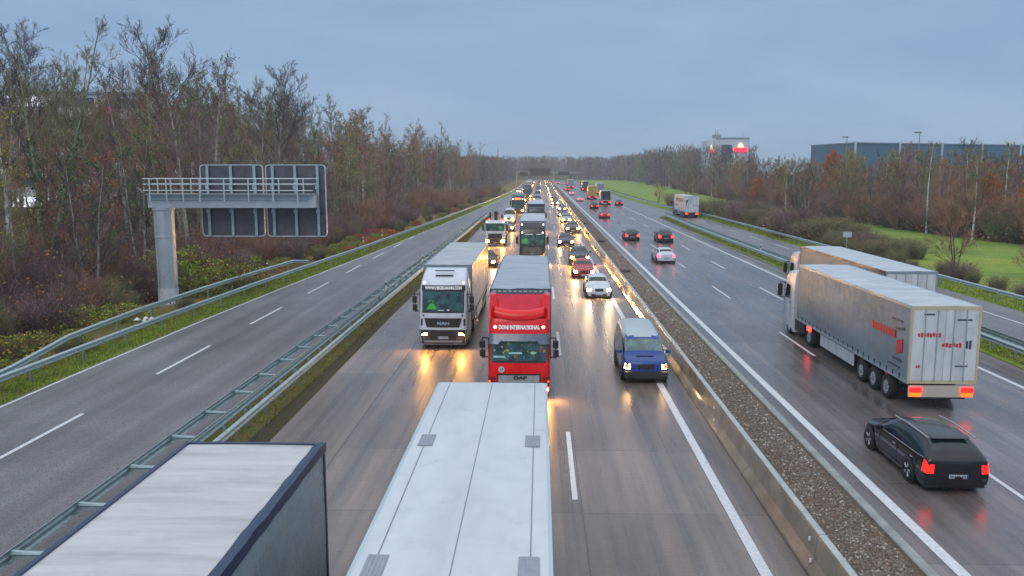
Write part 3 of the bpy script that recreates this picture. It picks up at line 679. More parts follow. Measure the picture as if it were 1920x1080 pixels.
for x, y, s, l in ((-41.5, 96, 1.18, 'broad bare tree rising highest above the left wood, just left of the gantry signs'), (-32.5, 103, 1.02, 'round-crowned bare tree standing above the wood over the gantry signs'), (-47, 72, .98, 'broad bare tree above the left wood, near the photo\'s left side')):
    put_tree(TP['broad'][0], x, y, s, zl(x), l, None)
# right wood
LBR = {'tall': 'tall bare tree in the wood beyond the right meadow', 'mid': 'brown twiggy tree in the wood beyond the right meadow', 'birch': 'white-stemmed birch in the wood beyond the right meadow', 'rust': 'tree still in rust-coloured leaf in the wood beyond the right meadow'}
n_right = 0; y = 100.0
while y < 420:
    x0 = interp([(0, 59), (100, 57), (130, 53), (165, 51), (215, 52.5), (260, 55), (420, 61)][0:0] or [(59, 0), (57.5, 100), (53.5, 130), (52, 165), (53, 215), (55.5, 260), (62, 420)], y); x = x0; col = 0
    while x < min(max(.64*y+10, x0+20), x0+(34 if y > 200 else 60)):
        xx = x+rng.uniform(-1.5, 2.2); yy = y+rng.uniform(-4, 4); a = rng.random()
        kind = 'rust' if (col < 2 and a < .05) else ('birch' if a < .19 else ('mid' if a < .82 or col < 2 else 'tall'))
        p = rng.choice(TP[kind]) if kind != 'mid' else rng.choice([TP['mid'][1], TP['mid'][2], TP['mid'][3], TP['mid'][3], TP['mid'][0], TP['mid'][2]]); s = {'rust': rng.uniform(.7, 1.1), 'birch': rng.uniform(.8, 1.0), 'mid': rng.uniform(.72, 1.02), 'tall': rng.uniform(.58, .70)}[kind]
        put_tree(p, xx, yy, s, -.1, LBR[kind], GR); n_right += 1
        col += 1; x += 4.6+rng.uniform(0, 2.4)+y*.008
    y += 6 if y < 220 else 12
put_tree(TP['broad'][0], 83, 165, .72, -.1, 'dark round-headed tree standing above the right wood before the blue hall', None)
put_tree(TP['conifer'][0] if TP['conifer'] else TP['rust'][0], 68, 200, 1.5, -.1, 'tall rust-coloured tree right of the store tower', None)
put_tree(TP['mid'][2], 35.6, 72.5, .66, -.05, 'lone bushy bare tree on the right verge in front of the bright meadow', None)
put_tree(TP['mid'][2], 40.5, 70, .42, -.05, 'small bare tree at the photo\'s right edge beside the meadow', None)
for x, y, s, l in ((31.5, 178, .5, 'small bare tree by the right rail, nearer of two against the far meadow'), (31.0, 222, .55, 'small bare tree by the right rail, farther of two against the far meadow')):
    put_tree(TP['mid'][2], x, y, s, -.05, l, None)
# far woodland mass
fw = MB(); r4 = random.Random(9)
def blobtree(x, y, h, m):
    fw.tube((x, y, 0), (x, y, h*.8), .3, .1, n=3, m=m, cap=False)
    for k in range(120):
        t = r4.random(); a = r4.uniform(0, 2*PI); rr = h*.30*(1-.5*t)*r4.random()**.5; p = Vector((x+rr*math.cos(a), y+rr*math.sin(a), h*(.12+.84*t)))
        rib(fw, p, p+Vector((r4.uniform(-1, 1), r4.uniform(-1, 1), r4.uniform(.6, 2.6))), r4.uniform(.10, .26), .03, m)
for k in range(1100):
    a = r4.random()
    if a < .45: x, y = r4.uniform(-62, 190), r4.uniform(735, 800)
    elif a < .75: x, y = r4.uniform(62, 110), r4.uniform(400, 760)
    else: x, y = r4.uniform(-75, -26), r4.uniform(470, 740)
    blobtree(x, y, r4.uniform(15, 21) if x > -27 else r4.uniform(14, 18), r4.choice([0, 1, 2]))
tag(fw.build('far_woodland', [TW[3], TW[1], TW[2]]), 'dim blue-grey woodland closing the view at the end of the motorway', 'wood', kind='stuff')

# ------------------------------------------------------------------ shrubs, brambles, grass
def make_bush(seed, Rr, Hh, ntw, nlf, erect=.6, ls=(.05, .11)):
    rg = random.Random(seed); b = MB()
    for k in range(ntw):
        a = rg.uniform(0, 2*PI); r0 = Rr*.35*rg.random(); p = Vector((r0*math.cos(a), r0*math.sin(a), -.05)); d = Vector((math.cos(a)*(1-erect)*rg.uniform(.2, 1.6), math.sin(a)*(1-erect)*rg.uniform(.2, 1.6), rg.uniform(.6, 1.2))).normalized()
        L = Hh*rg.uniform(.5, 1.15); q = p+d*L*.5; e = q+(d+Vector((rg.uniform(-.4, .4), rg.uniform(-.4, .4), rg.uniform(-.1, .3)))).normalized()*L*.5
        rib(b, p, q, .018, .012); rib(b, q, e, .012, .005)
        for j in range(4):
            s = p.lerp(q, rg.uniform(.4, 1)) if j < 2 else q.lerp(e, rg.random()); t = s+Vector((rg.uniform(-1, 1), rg.uniform(-1, 1), rg.uniform(0, 1)))*Hh*.16; rib(b, s, t, .009, .004)
    for k in range(nlf):
        a = rg.uniform(0, 2*PI); t = rg.random(); prof = math.sin(min(1, t+.15)*PI*.85)**.6; r0 = Rr*prof*(.3+.8*rg.random()**.6)*(1+.75*mnoise.noise(Vector((math.cos(a)*1.7, math.sin(a)*1.7, t*2.5+seed))))
        leaf(b, Vector((r0*math.cos(a), r0*math.sin(a), Hh*t*.95+.03)), rg.uniform(*ls), rg, 1 if rg.random() < .7 else 2)
    return b
BP = {
 'lime': make_bush(1, 1.7, 1.7, 200, 1700, .6, (.035, .085)).mesh('bush', [TW[0], LF['lime'], LF['green']]),
 'green': make_bush(2, 1.6, 1.5, 200, 1700, .6, (.035, .085)).mesh('bush', [TW[0], LF['green'], LF['yellow']]),
 'rust': make_bush(3, 1.8, 1.4, 110, 1500).mesh('bush', [TW[0], LF['rust'], LF['brown']]),
 'red': make_bush(4, 1.8, 1.5, 130, 1000).mesh('bush', [TW[1], LF['red'], LF['brown']]),
 'twig': make_bush(5, 2.2, 3.0, 520, 200, .5).mesh('bush', [TW[1], LF['brown'], LF['rust']]),
 'twig2': make_bush(6, 2.0, 2.4, 520, 120, .62).mesh('bush', [TW[2], LF['brown'], LF['brown']]),
 'olive': make_bush(8, 1.9, 2.3, 560, 260, .66).mesh('bush', [TW[2], LF['brown'], LF['brown']]),
 'dark': make_bush(7, 2.2, 3.6, 460, 200, .5).mesh('bush', [TW[0], LF['ivy'], LF['brown']]),
}
BL = {'lime': 'yellow-green leafy shrub on the left bank', 'green': 'green and yellow leafy shrub on the left bank', 'rust': 'low rust-brown bramble on the left bank', 'red': 'low reddish bramble on the left bank', 'twig': 'dense purple-brown twiggy bush at the edge of the left wood', 'twig2': 'upright olive twiggy bush at the edge of the left wood', 'olive': 'olive twiggy shrub with a few yellow leaves on the left bank', 'dark': 'dense dark twiggy bush inside the left wood'}
def put_bush(k, x, y, s, z, label, group):
    o = bpy.data.objects.new('bush', BP[k]); C.objects.link(o); o.location = (x, y, z); o.rotation_euler = (0, 0, rng.uniform(0, 6.3)); o.scale = (s*rng.uniform(.85, 1.25), s*rng.uniform(.85, 1.25), s*rng.uniform(.8, 1.15))
    tag(o, label, 'bush', group)
GB = 'shrubs and brambles along the left bank'; GH = 'bare shrubs of the hedge along the right verge'
nb = 0; y = 25.0
while y < 330:
    xr = interp(RAIL_L, y)
    rows = ((-2.2, .55), (-4.2, .8), (-6.6, .95), (-9.2, 1.1)) if y < 120 else ((-2.6, .7), (-5.6, 1.0), (-9.5, 1.35))
    for dx, s in rows:
        if y > 44 and y < 50 and dx == -2.2: continue
        x = xr+dx+rng.uniform(-1, .7); yy = y+rng.uniform(-1.5, 1.5)
        if abs(x+24.95) < 2.0 and abs(yy-54.9) < 3.2: continue
        n_ = mnoise.noise(Vector((x*.09, yy*.05, 0)))
        if dx > -5 and y < 62: k = rng.choice(['green', 'lime', 'lime', 'green', 'olive', 'twig2'])
        elif dx > -3: k = rng.choice(['rust', 'green', 'lime', 'lime', 'green']) if y < 75 else rng.choice(['rust', 'rust', 'olive', 'twig2', 'lime'])
        elif dx > -5: k = rng.choice(['lime', 'green', 'rust', 'olive', 'twig']) if n_ > -.2 else rng.choice(['red', 'twig', 'twig'])
        else: k = rng.choice(['twig', 'dark', 'twig2', 'twig'])
        put_bush(k, x, yy, s*rng.uniform(.8, 1.15), zl(min(x, -26))-.05, BL[k], GB); nb += 1
    y += (3.3 if y < 75 else 4.6) if y < 120 else 11
for k_ in range(30):
    yy = rng.uniform(36, 120); x = rng.uniform(-.70*yy-3, -33)
    put_bush(rng.choice(['dark', 'twig', 'twig']), x, yy, rng.uniform(1.0, 1.5), zl(x), BL['dark'], GB)
for (x, y, k, s) in ((-26.8, 58.5, 'lime', 1.5), (-24.6, 60, 'lime', 1.25), (-23.6, 64, 'green', 1.1), (-25.8, 63, 'green', 1.5), (-24.2, 68, 'lime', 1.2), (-27.5, 62, 'lime', 1.7)):
    put_bush(k, x, y, s, -.05, 'large yellow-green shrub right behind the gantry column', GB)
nh = 0; y = 52.0
while y < 205:
    for dx in ((2.6, 4.6, 6.8) if y < 165 else (2.8,)):
        if y < 84 and dx > 3: continue
        x = interp(RAIL_RV, y)+dx+rng.uniform(-.6, .6)
        s = rng.uniform(1.1, 1.45) if y > 102 else (rng.uniform(.7, .95) if y > 82 else rng.uniform(.42, .68)); k = rng.choice(['twig2', 'twig', 'twig2', 'olive', 'olive'])
        put_bush(k, x, y+rng.uniform(-1, 1), s, -.1, 'bare olive-brown shrub in the hedge along the right verge', GH); nh += 1
    y += 3.4 if y < 120 else 5
for k_ in range(70):
    yy = 98*(4.1**((k_+rng.random())/70)); x = interp([(59, 0), (57.5, 100), (53.5, 130), (52, 165), (53, 215), (55.5, 260), (62, 420)], yy)+1.5+rng.uniform(-1, 2)
    put_bush(rng.choice(['dark', 'olive', 'twig', 'dark']), x, yy, rng.uniform(1.2, 1.8), -.1, 'dark shrub at the foot of the wood beyond the right meadow', 'shrubs at the foot of the right wood')
def blades(name, label, regions, n, hh, mats, seed):
    rg = random.Random(seed); b = MB()
    for k in range(n):
        fl, fr, y0, y1, pw = rg.choice(regions); y = y0+(y1-y0)*rg.random()**pw; xl, xr = fl(y), fr(y); x = rg.uniform(xl, xr)
        h = hh*rg.uniform(.4, 1.2)*(1+y/150); w = .012*(1+y/30); a = rg.uniform(0, PI); c, s = math.cos(a)*w, math.sin(a)*w; z = .02
        b.add([(x-c, y-s, z), (x+c, y+s, z), (x+rg.uniform(-.5, .5)*h, y+rg.uniform(-.5, .5)*h, z+h)], [(0, 1, 2)], rg.choice([0, 0, 1, 2]))
    tag(b.build(name, mats), label, 'grass', kind='stuff')
MG = [mat('grass_blade', (.16, .27, .03), .8, 0, .4, 1, spec=.2), mat('grass_blade_lime', (.32, .40, .04), .8, 0, .35, 1, spec=.2), mat('grass_blade_dry', (.27, .20, .08), .8, 0, .3, 1, spec=.2)]
blades('verge_grass_blades', 'rough green grass growing along the left verge beside the rail', [(lambda y: interp(RAIL_L, y)-1.4, lambda y: interp(RAIL_L, y)+.92, 28, 200, 1.7)], 34000, .11, MG, 1)
blades('separator_grass_blades', 'patchy grass growing between the rails of the left separator', [(lambda y: interp(RAIL_A, y)+.1, lambda y: -9.6, 8, 158, 1.7)], 15000, .09, [MG[2], MG[0], MG[2]], 2)
blades('right_grass_blades', 'rough grass beside the rails right of the free carriageway', [(lambda y: 22.3, lambda y: 23.6, 30, 158, 1.4), (lambda y: interp(RAIL_RV, y)-.75, lambda y: interp(RAIL_RV, y)+2.4, 42, 180, 1.4)], 26000, .12, MG, 3)
print('TREES', n_left, n_right, 'BUSH', nb, nh)
# ------------------------------------------------------------------ cars: one smooth cage, split into body, panes and lamps
# station: y, half width, z low, z side, z belt, roof-rail fraction, z rail, z centre
KIND = {
 'sedan': dict(L=4.65, st=[(0, .80, .20, .50, .66, .70, .72, .74), (.28, .88, .18, .52, .72, .72, .80, .82), (.95, .90, .18, .55, .80, .74, .88, .91), (1.45, .91, .18, .58, .88, .82, .95, .98), (2.12, .91, .18, .60, .93, .66, 1.38, 1.42), (2.85, .91, .18, .60, .95, .67, 1.41, 1.45), (3.45, .90, .18, .60, .96, .66, 1.36, 1.41), (4.05, .88, .20, .60, .97, .74, 1.03, 1.07), (4.45, .86, .24, .60, .93, .74, .99, 1.01), (4.62, .80, .30, .58, .86, .72, .92, .94)], wh=(.85, 3.6), wr=.33),
 'hatch': dict(L=4.2, st=[(0, .78, .20, .52, .68, .70, .74, .76), (.25, .86, .18, .54, .76, .72, .82, .85), (.8, .89, .18, .56, .86, .75, .93, .96), (1.15, .90, .18, .60, .92, .82, .99, 1.02), (1.85, .90, .18, .62, .96, .68, 1.42, 1.46), (2.6, .90, .18, .62, .98, .69, 1.46, 1.50), (3.4, .88, .20, .62, 1.0, .68, 1.42, 1.47), (3.95, .86, .22, .62, 1.02, .74, 1.08, 1.12), (4.12, .84, .26, .60, .92, .74, .96, .98), (4.2, .80, .30, .56, .84, .72, .88, .9)], wh=(.8, 3.35), wr=.33),
 'suv': dict(L=4.45, st=[(0, .82, .26, .62, .84, .72, .90, .93), (.22, .90, .24, .64, .92, .74, .99, 1.02), (.85, .93, .24, .66, 1.0, .76, 1.06, 1.09), (1.2, .93, .24, .68, 1.04, .82, 1.10, 1.13), (1.85, .93, .24, .70, 1.08, .70, 1.58, 1.62), (2.7, .93, .24, .70, 1.10, .71, 1.62, 1.66), (3.6, .91, .24, .70, 1.10, .70, 1.57, 1.62), (4.15, .89, .26, .70, 1.12, .76, 1.18, 1.21), (4.36, .87, .32, .68, 1.02, .74, 1.07, 1.09), (4.45, .84, .36, .64, .94, .72, .98, 1.0)], wh=(.85, 3.5), wr=.37),
 'wagon': dict(L=4.8, st=[(0, .80, .20, .50, .66, .72, .74, .76), (.25, .90, .18, .52, .76, .74, .84, .87), (.95, .92, .18, .56, .86, .76, .94, .97), (1.35, .92, .18, .60, .91, .84, 1.0, 1.03), (1.98, .92, .18, .62, .94, .74, 1.44, 1.49), (3.0, .92, .18, .62, .96, .75, 1.50, 1.55), (4.2, .92, .20, .62, .98, .73, 1.45, 1.51), (4.6, .91, .22, .62, 1.0, .80, 1.10, 1.13), (4.76, .89, .26, .60, .94, .80, .98, 1.0), (4.8, .86, .30, .56, .86, .78, .90, .92)], wh=(.88, 3.75), wr=.36),
 'van': dict(L=5.15, st=[(0, .84, .30, .62, .82, .80, .88, .90), (.12, .92, .26, .64, .90, .84, .96, .99), (.50, .94, .24, .68, 1.04, .84, 1.06, 1.09), (.66, .95, .24, .70, 1.08, .90, 1.10, 1.13), (1.36, .95, .24, .74, 1.14, .86, 1.80, 1.85), (2.6, .95, .24, .76, 1.16, .86, 1.96, 2.02), (4.5, .95, .24, .76, 1.16, .86, 2.04, 2.10), (5.02, .94, .26, .76, 1.16, .86, 1.9, 1.96), (5.10, .93, .30, .72, 1.10, .86, 1.24, 1.26), (5.15, .90, .34, .66, .98, .84, 1.04, 1.06)], wh=(.82, 3.8), wr=.33),
 'sprinter': dict(L=6.0, st=[(0, .86, .34, .72, .98, .76, 1.06, 1.09), (.16, .93, .30, .74, 1.08, .78, 1.18, 1.21), (.7, .97, .28, .80, 1.26, .80, 1.36, 1.39), (.95, .97, .28, .82, 1.32, .86, 1.42, 1.45), (1.7, .98, .28, .9, 1.4, .78, 2.36, 2.44), (3.2, .98, .28, .9, 1.42, .82, 2.48, 2.56), (5.2, .98, .28, .9, 1.42, .82, 2.46, 2.54), (5.85, .97, .30, .9, 1.42, .84, 2.3, 2.36), (5.95, .95, .34, .85, 1.3, .84, 1.5, 1.54), (6.0, .92, .38, .8, 1.1, .82, 1.2, 1.22)], wh=(1.0, 4.7), wr=.36),
}
RG = ['body', 'windscreen', 'side_window', 'side_window', 'side_window', 'side_window', 'rear_window', 'headlight', 'headlight', 'tail_light', 'tail_light', 'grille', 'lower_grille']
def cage(kind, lv):
    K = KIND[kind]; st = K['st']; V = []; F = []; M = []
    def ring(s):
        y, w, zl_, zs, zb, xr, zr, zc = s
        h = [(w*.94, zl_), (w, zl_+.16), (w*1.0, zs), (w*.955, zb), (w*xr, zr), (w*xr*.52, zr+(zc-zr)*.75), (0, zc)]
        return [(-x, z) for x, z in h]+[(x, z) for x, z in h[-2::-1]]
    n = len(st)
    def bow(k, x, w): # plan curvature at both ends
        return (.16*(x/w)**2 if k == 0 else (.06*(x/w)**2 if k == 1 else 0)) - (.10*(x/w)**2 if k == n-1 else (.04*(x/w)**2 if k == n-2 else 0))
    for k, s in enumerate(st):
        for x, z in ring(s):
            yy = s[0]+bow(k, x, s[1])
            if k == 3: yy += .18*(x/s[1])**2      # windscreen base sweeps back at the sides
            V.append((x, yy, z))
    for k in range(n-1):
        for j in range(12):
            a = k*13+j; F.append((a, a+1, a+14, a+13)); r = 0
            jj = j if j < 6 else 11-j; left = j < 6
            if k == 3 and jj in (4, 5): r = 1
            elif k == 6 and jj in (4, 5): r = 6
            elif k == 0 and jj == 2: r = 7 if left else 8
            elif k in (n-2, n-3) and jj == 2: r = 9 if left else 10
            elif jj == 3 and k in (3, 4): r = 2 if left else 3
            elif jj == 3 and k in (5, 6) : r = 4 if left else 5
            M.append(r)
    for end in (0, n-1):
        s = st[end]; w = s[1]; rg = end*13; rows = []
        top = [rg+3+i for i in range(7)]
        for r in range(3):
            row = [rg+r]; zz = V[rg+r][2]; w_r = -V[rg+r][0]
            for c in range(1, 6):
                x = V[top[c]][0]*(w_r/(w*.955)); bul = .03 if end == 0 else -.03
                V.append((x, s[0]+bow(end, x, w)-bul, zz)); row.append(len(V)-1)
            row.append(rg+12-r); rows.append(row)
        rows.append(top)
        for r in range(3):
            for c in range(6):
                q = (rows[r][c], rows[r+1][c], rows[r+1][c+1], rows[r][c+1]); q = q if end else q[::-1]
                F.append(q); m = 0
                if end == 0:
                    if r == 2: m = {0: 7, 5: 8, 2: 11, 3: 11, 1: 0, 4: 0}[c]
                    if r == 0 and c in (1, 2, 3, 4): m = 12
                else:
                    if r == 2: m = {0: 9, 5: 10}.get(c, 0)
                M.append(m)
    me = bpy.data.meshes.new('tmp'); me.from_pydata(V, [], F); me.polygons.foreach_set('material_index', M)
    for k in range(len(RG)): me.materials.append(None)
    ob = bpy.data.objects.new('tmp', me); C.objects.link(ob); md = ob.modifiers.new('s', 'SUBSURF'); md.levels = md.render_levels = lv
    dg = bpy.context.evaluated_depsgraph_get(); ev = ob.evaluated_get(dg); m2 = ev.to_mesh()
    v2 = [tuple(v.co) for v in m2.vertices]; f2 = [tuple(p.vertices) for p in m2.polygons]; r2_ = [p.material_index for p in m2.polygons]
    ev.to_mesh_clear(); bpy.data.objects.remove(ob); bpy.data.meshes.remove(me)
    # shrink glass regions by their border faces: that leaves pillars and frames
    if lv >= 2:
        vm = {}
        for f, r in zip(f2, r2_):
            for v in f: vm.setdefault(v, set()).add(r)
        f_r = list(r2_)
        for i, (f, r) in enumerate(zip(f2, r2_)):
            if 1 <= r <= 6 and any(len(vm[v]) > 1 for v in f): f_r[i] = -1
        r2_ = f_r
    return v2, f2, r2_
def pick(v, f, r, want, flip=None):
    idx = {}; vs = []; fs = []
    for fc, rr in zip(f, r):
        if rr in want:
            t = []
            for a in fc:
                if a not in idx: idx[a] = len(vs); vs.append(v[a])
                t.append(idx[a])
            fs.append(tuple(t))
    return vs, fs
def wheel(parent, x, y, r, w=.22, near=True, rimm=None, sub=True, tw=1):
    s = 1 if x > 0 else -1; m = MB()
    m.lathe([(r*.62, -w/2), (r*.92, -w/2), (r, -w/2+.03), (r, w/2-.03), (r*.92, w/2), (r*.62, w/2)], x, y, r, n=20 if near else 10)
    wo = m.build('wheel', M_tyre, parent)
    if sub:
        q = MB(); o = s*(w/2-.004); q.lathe([(0, o+s*.006), (r*.16, o+s*.006), (r*.2, o-s*.02), (r*.58, o-s*.03), (r*.68, o+s*.002), (r*.72, o+s*.002)], x, y, r, n=20, m=0)
        for k in range(5 if r < .4 else 0):
            a = 2*PI*k/5; c, d = math.cos(a), math.sin(a)
            for da in (-.14, .14):
                c2, d2 = math.cos(a+da), math.sin(a+da); q.tube((x+o-s*.02, y+r*.14*c, r+r*.14*d), (x+o-s*.015, y+r*.6*c2, r+r*.6*d2), .018, n=4, m=1)
        if r > .4:
            for k in range(8): a = 2*PI*k/8; q.tube((x+o-s*.03, y+r*.38*math.cos(a), r+r*.38*math.sin(a)), (x+o+s*.0, y+r*.38*math.cos(a), r+r*.38*math.sin(a)), .05, n=5, m=1)
        q.build('rim', [M_dark if r < .4 else M_galv_d, rimm or M_rim], wo)
    return wo
CARP = {}
P_def = paint('default', (.3, .3, .32))
def car_proto(kind, away, lamp, lite):
    key = (kind, away, lamp, lite)
    if key in CARP: return CARP[key]
    K = KIND[kind]; v, f, r = cage(kind, 1 if lite else 3); root = empty('car' if kind not in ('van', 'sprinter') else 'van')
    def part(name, want, mats, mi=None):
        vs, fs = pick(v, f, r, want); b = MB(); b.add(vs, fs, 0, True)
        return b.build(name, mats, root)
    gl = M_glass; hm = lamp if not away else M_chrome; tm = lamp if away else M_red_plastic
    if lite:
        b = MB()
        vs, fs = pick(v, f, r, {0, 7, 8, 9, 10}); b.add(vs, fs, 0, True)
        vs, fs = pick(v, f, r, {1, 2, 3, 4, 5, 6, 11, 12}); b.add(vs, fs, 1, True)
        for x in (-1, 1):
            for wy in K['wh']: b.lathe([(0, 0), (K['wr'], 0), (K['wr'], x*.2), (0, x*.2)], x*K['st'][4][1]-x*.18, wy, K['wr'], n=10, m=2)
        b.box(-.7, .7, .3, K['L']-.3, .14, .3, 2)
        b.build('body', [P_def, gl, M_tyre], root)
        zz = (K['st'][0][3]+K['st'][0][4])/2
        for x in (-1, 1):
            c = MB()
            if not away: c.lathe([(0, -.06), (.07, -.055), (.10, -.04), (.10, .05)], x*.62, 0, zz, 'y', 10); c.build('headlight', hm, root)
            else: z2 = K['st'][-1][3]+.16; c.box(x*.62-.15, x*.62+.15, K['L']-.1, K['L']+.02, z2-.07, z2+.09); c.build('tail_light', tm, root)
        CARP[key] = root; return root
    b = MB(); vs, fs = pick(v, f, r, {0}); b.add(vs, fs, 0, True); vs, fs = pick(v, f, r, {-1}); b.add(vs, fs, 0 if kind == 'van' else 0, True)
    b.build('body', [P_def], root)
    u = MB(); u.box(-K['st'][3][1]*.9, K['st'][3][1]*.9, .18, K['L']-.16, .15, .34); u.build('underbody', M_dark, root)
    part('windscreen', {1}, gl)
    for k in (2, 3, 4, 5): part('side_window', {k}, gl)
    part('rear_window', {6}, gl)
    for k in (7, 8): part('headlight', {k}, hm)
    for k in (9, 10): part('tail_light', {k}, tm)
    part('grille', {11}, M_black); part('lower_grille', {12}, M_black)
    W_ = K['st'][4][1]
    for x in (-1, 1):
        for wy in K['wh']:
            a = MB(); a.lathe([(0, 0), (K['wr']+.06, 0)], x*(W_+.004), wy, K['wr']+.0, n=22); a.build('wheel_arch', M_black, root)
            wheel(root, x*(W_-.06), wy, K['wr'], .21)
        m = MB(); zb = K['st'][3][4]; yb = K['st'][3][0]+.38; m.cbox(*(sorted((x*(W_*.98), x*(W_+.20)))), yb, yb+.13, zb+.04, zb+.19, .03); m.build('wing_mirror', [P_def], root)
    # plates: white field, blue band, character-like bars that cannot be read
    for yy, zz, s in ((-.035, K['st'][0][3]-.17, -1), (K['L']+.01, K['st'][-1][3]-.02, 1)):
        p = MB(); y0, y1 = sorted((yy, yy+s*.012)); p.box(-.26, .26, y0-.02 if s < 0 else y0, y1, zz-.055, zz+.055); pl = p.build('number_plate', M_plate, root)
        yc = (yy-.032, yy-.022) if s < 0 else (yy+.0125, yy+.02)
        p = MB(); p.box(-.255, -.215, *yc, zz-.05, zz+.05, 1)
        for i, bx in enumerate((-.17, -.11, -.02, .04, .10, .16, .21)): p.box(bx-.014, bx+.014, *yc, zz-.032, zz+.032, 0)
        p.build('plate_characters', [M_black, M_plateb], pl)
    # roof rails and door lines
    if kind in ('wagon', 'suv'):
        for x in (-1, 1):
            q = MB(); s4, s6 = K['st'][4], K['st'][6]; pts = [(x*s4[1]*s4[5]*.98, s4[0]+.1, s4[6]+.045), (x*s4[1]*(s4[5]-.005), (s4[0]+s6[0])/2, s4[6]+.085), (x*s6[1]*s6[5]*.98, s6[0]+.1, s6[6]+.04)]
            for a, c in zip(pts, pts[1:]): q.tube(a, c, .022, n=6)
            q.build('roof_rail', M_chrome, root)
    if kind in ('wagon', 'sedan', 'suv'):
        for x in (-1, 1):
            q = MB(); pp = [(x*(t[1]*.958+.004), t[0], t[4]+.012) for t in K['st'][3:8]]
            for a, c in zip(pp, pp[1:]): q.tube(a, c, .013, n=5)
            q.build('window_trim', M_chrome, root)
    if kind == 'wagon':
        q = MB(); q.prism([(4.05, 1.49), (4.27, 1.452), (4.28, 1.464), (4.2, 1.485), (4.06, 1.515)], 'x', -.52, .52); q.build('roof_spoiler', P_def, root)
    q = MB()
    for x in (-1, 1):
        s3, s4 = K['st'][3], K['st'][5]
        for yy in (K['st'][3][0]+.25, K['st'][5][0]-.1, K['st'][6][0]-.05): q.box(*sorted((x*(W_-.012), x*(W_+.002))), yy, yy+.012, .32, K['st'][5][4]-.06)
        q.box(*sorted((x*(W_-.012), x*(W_+.003))), K['st'][3][0]+.25, K['st'][6][0]-.04, .305, .32)
        q.build('door_seams', M_black, root); q = MB()
        for yy in (K['st'][5][0]-.35, K['st'][6][0]-.35): h = MB(); h.box(*sorted((x*(W_-.012), x*(W_+.02))), yy, yy+.16, K['st'][5][4]-.16, K['st'][5][4]-.13); h.build('door_handle', M_chrome, root)
    CARP[key] = root; return root
USED = set()
def paintm(col):
    k = 'car_%.2f_%.2f_%.2f' % col
    return paint(k, col)
def put_car(kind, col, x, y, away=False, lamp=None, label=None, group=None, lite=None, rz=0, z=0):
    lite = (y > 125) if lite is None else lite
    lamp = lamp or (M_tail if away else M_head_w)
    key = (kind, away, lamp, lite); pr = car_proto(kind, away, lamp, lite)
    if key in USED: cache_kids(); o = copy_tree(pr)
    else: USED.add(key); o = pr
    o.location = (x, y, z); o.rotation_euler = (0, 0, (PI if away else 0)+rz)
    pm = paintm(col)
    for ch in o.children:
        if ch.type == 'MESH' and ch.name.split('.')[0] in ('body', 'wing_mirror', 'roof_spoiler'):
            ch.material_slots[0].link = 'OBJECT'; ch.material_slots[0].material = pm
    cat = 'van' if kind in ('van', 'sprinter') else 'car'
    o.name = {'van': 'passenger_van', 'sprinter': 'delivery_van', 'sedan': 'saloon_car', 'hatch': 'hatchback_car', 'suv': 'offroad_car', 'wagon': 'estate_car'}[kind]
    return tag(o, label, cat, group)

# ------------------------------------------------------------------ lettering
def text_mesh(s, size, bold=0.0, extrude=.004, shear=0, width=None):
    cu = bpy.data.curves.new('t', 'FONT'); cu.body = s; cu.size = size; cu.align_x = 'CENTER'; cu.align_y = 'CENTER'; cu.extrude = extrude; cu.offset = bold; cu.shear = shear; cu.resolution_u = 3
    ob = bpy.data.objects.new('t', cu); C.objects.link(ob); ev = ob.evaluated_get(bpy.context.evaluated_depsgraph_get()); m = ev.to_mesh()
    vs = [tuple(v.co) for v in m.vertices]; fs = [tuple(p.vertices) for p in m.polygons]; ev.to_mesh_clear(); bpy.data.objects.remove(ob)
    if width:
        w = max(v[0] for v in vs)-min(v[0] for v in vs); k = width/w; vs = [(v[0]*k, v[1], v[2]) for v in vs]
    return vs, fs

M_lett = mat('lettering_white', (.88, .88, .88), .5, 0, .02, 3)
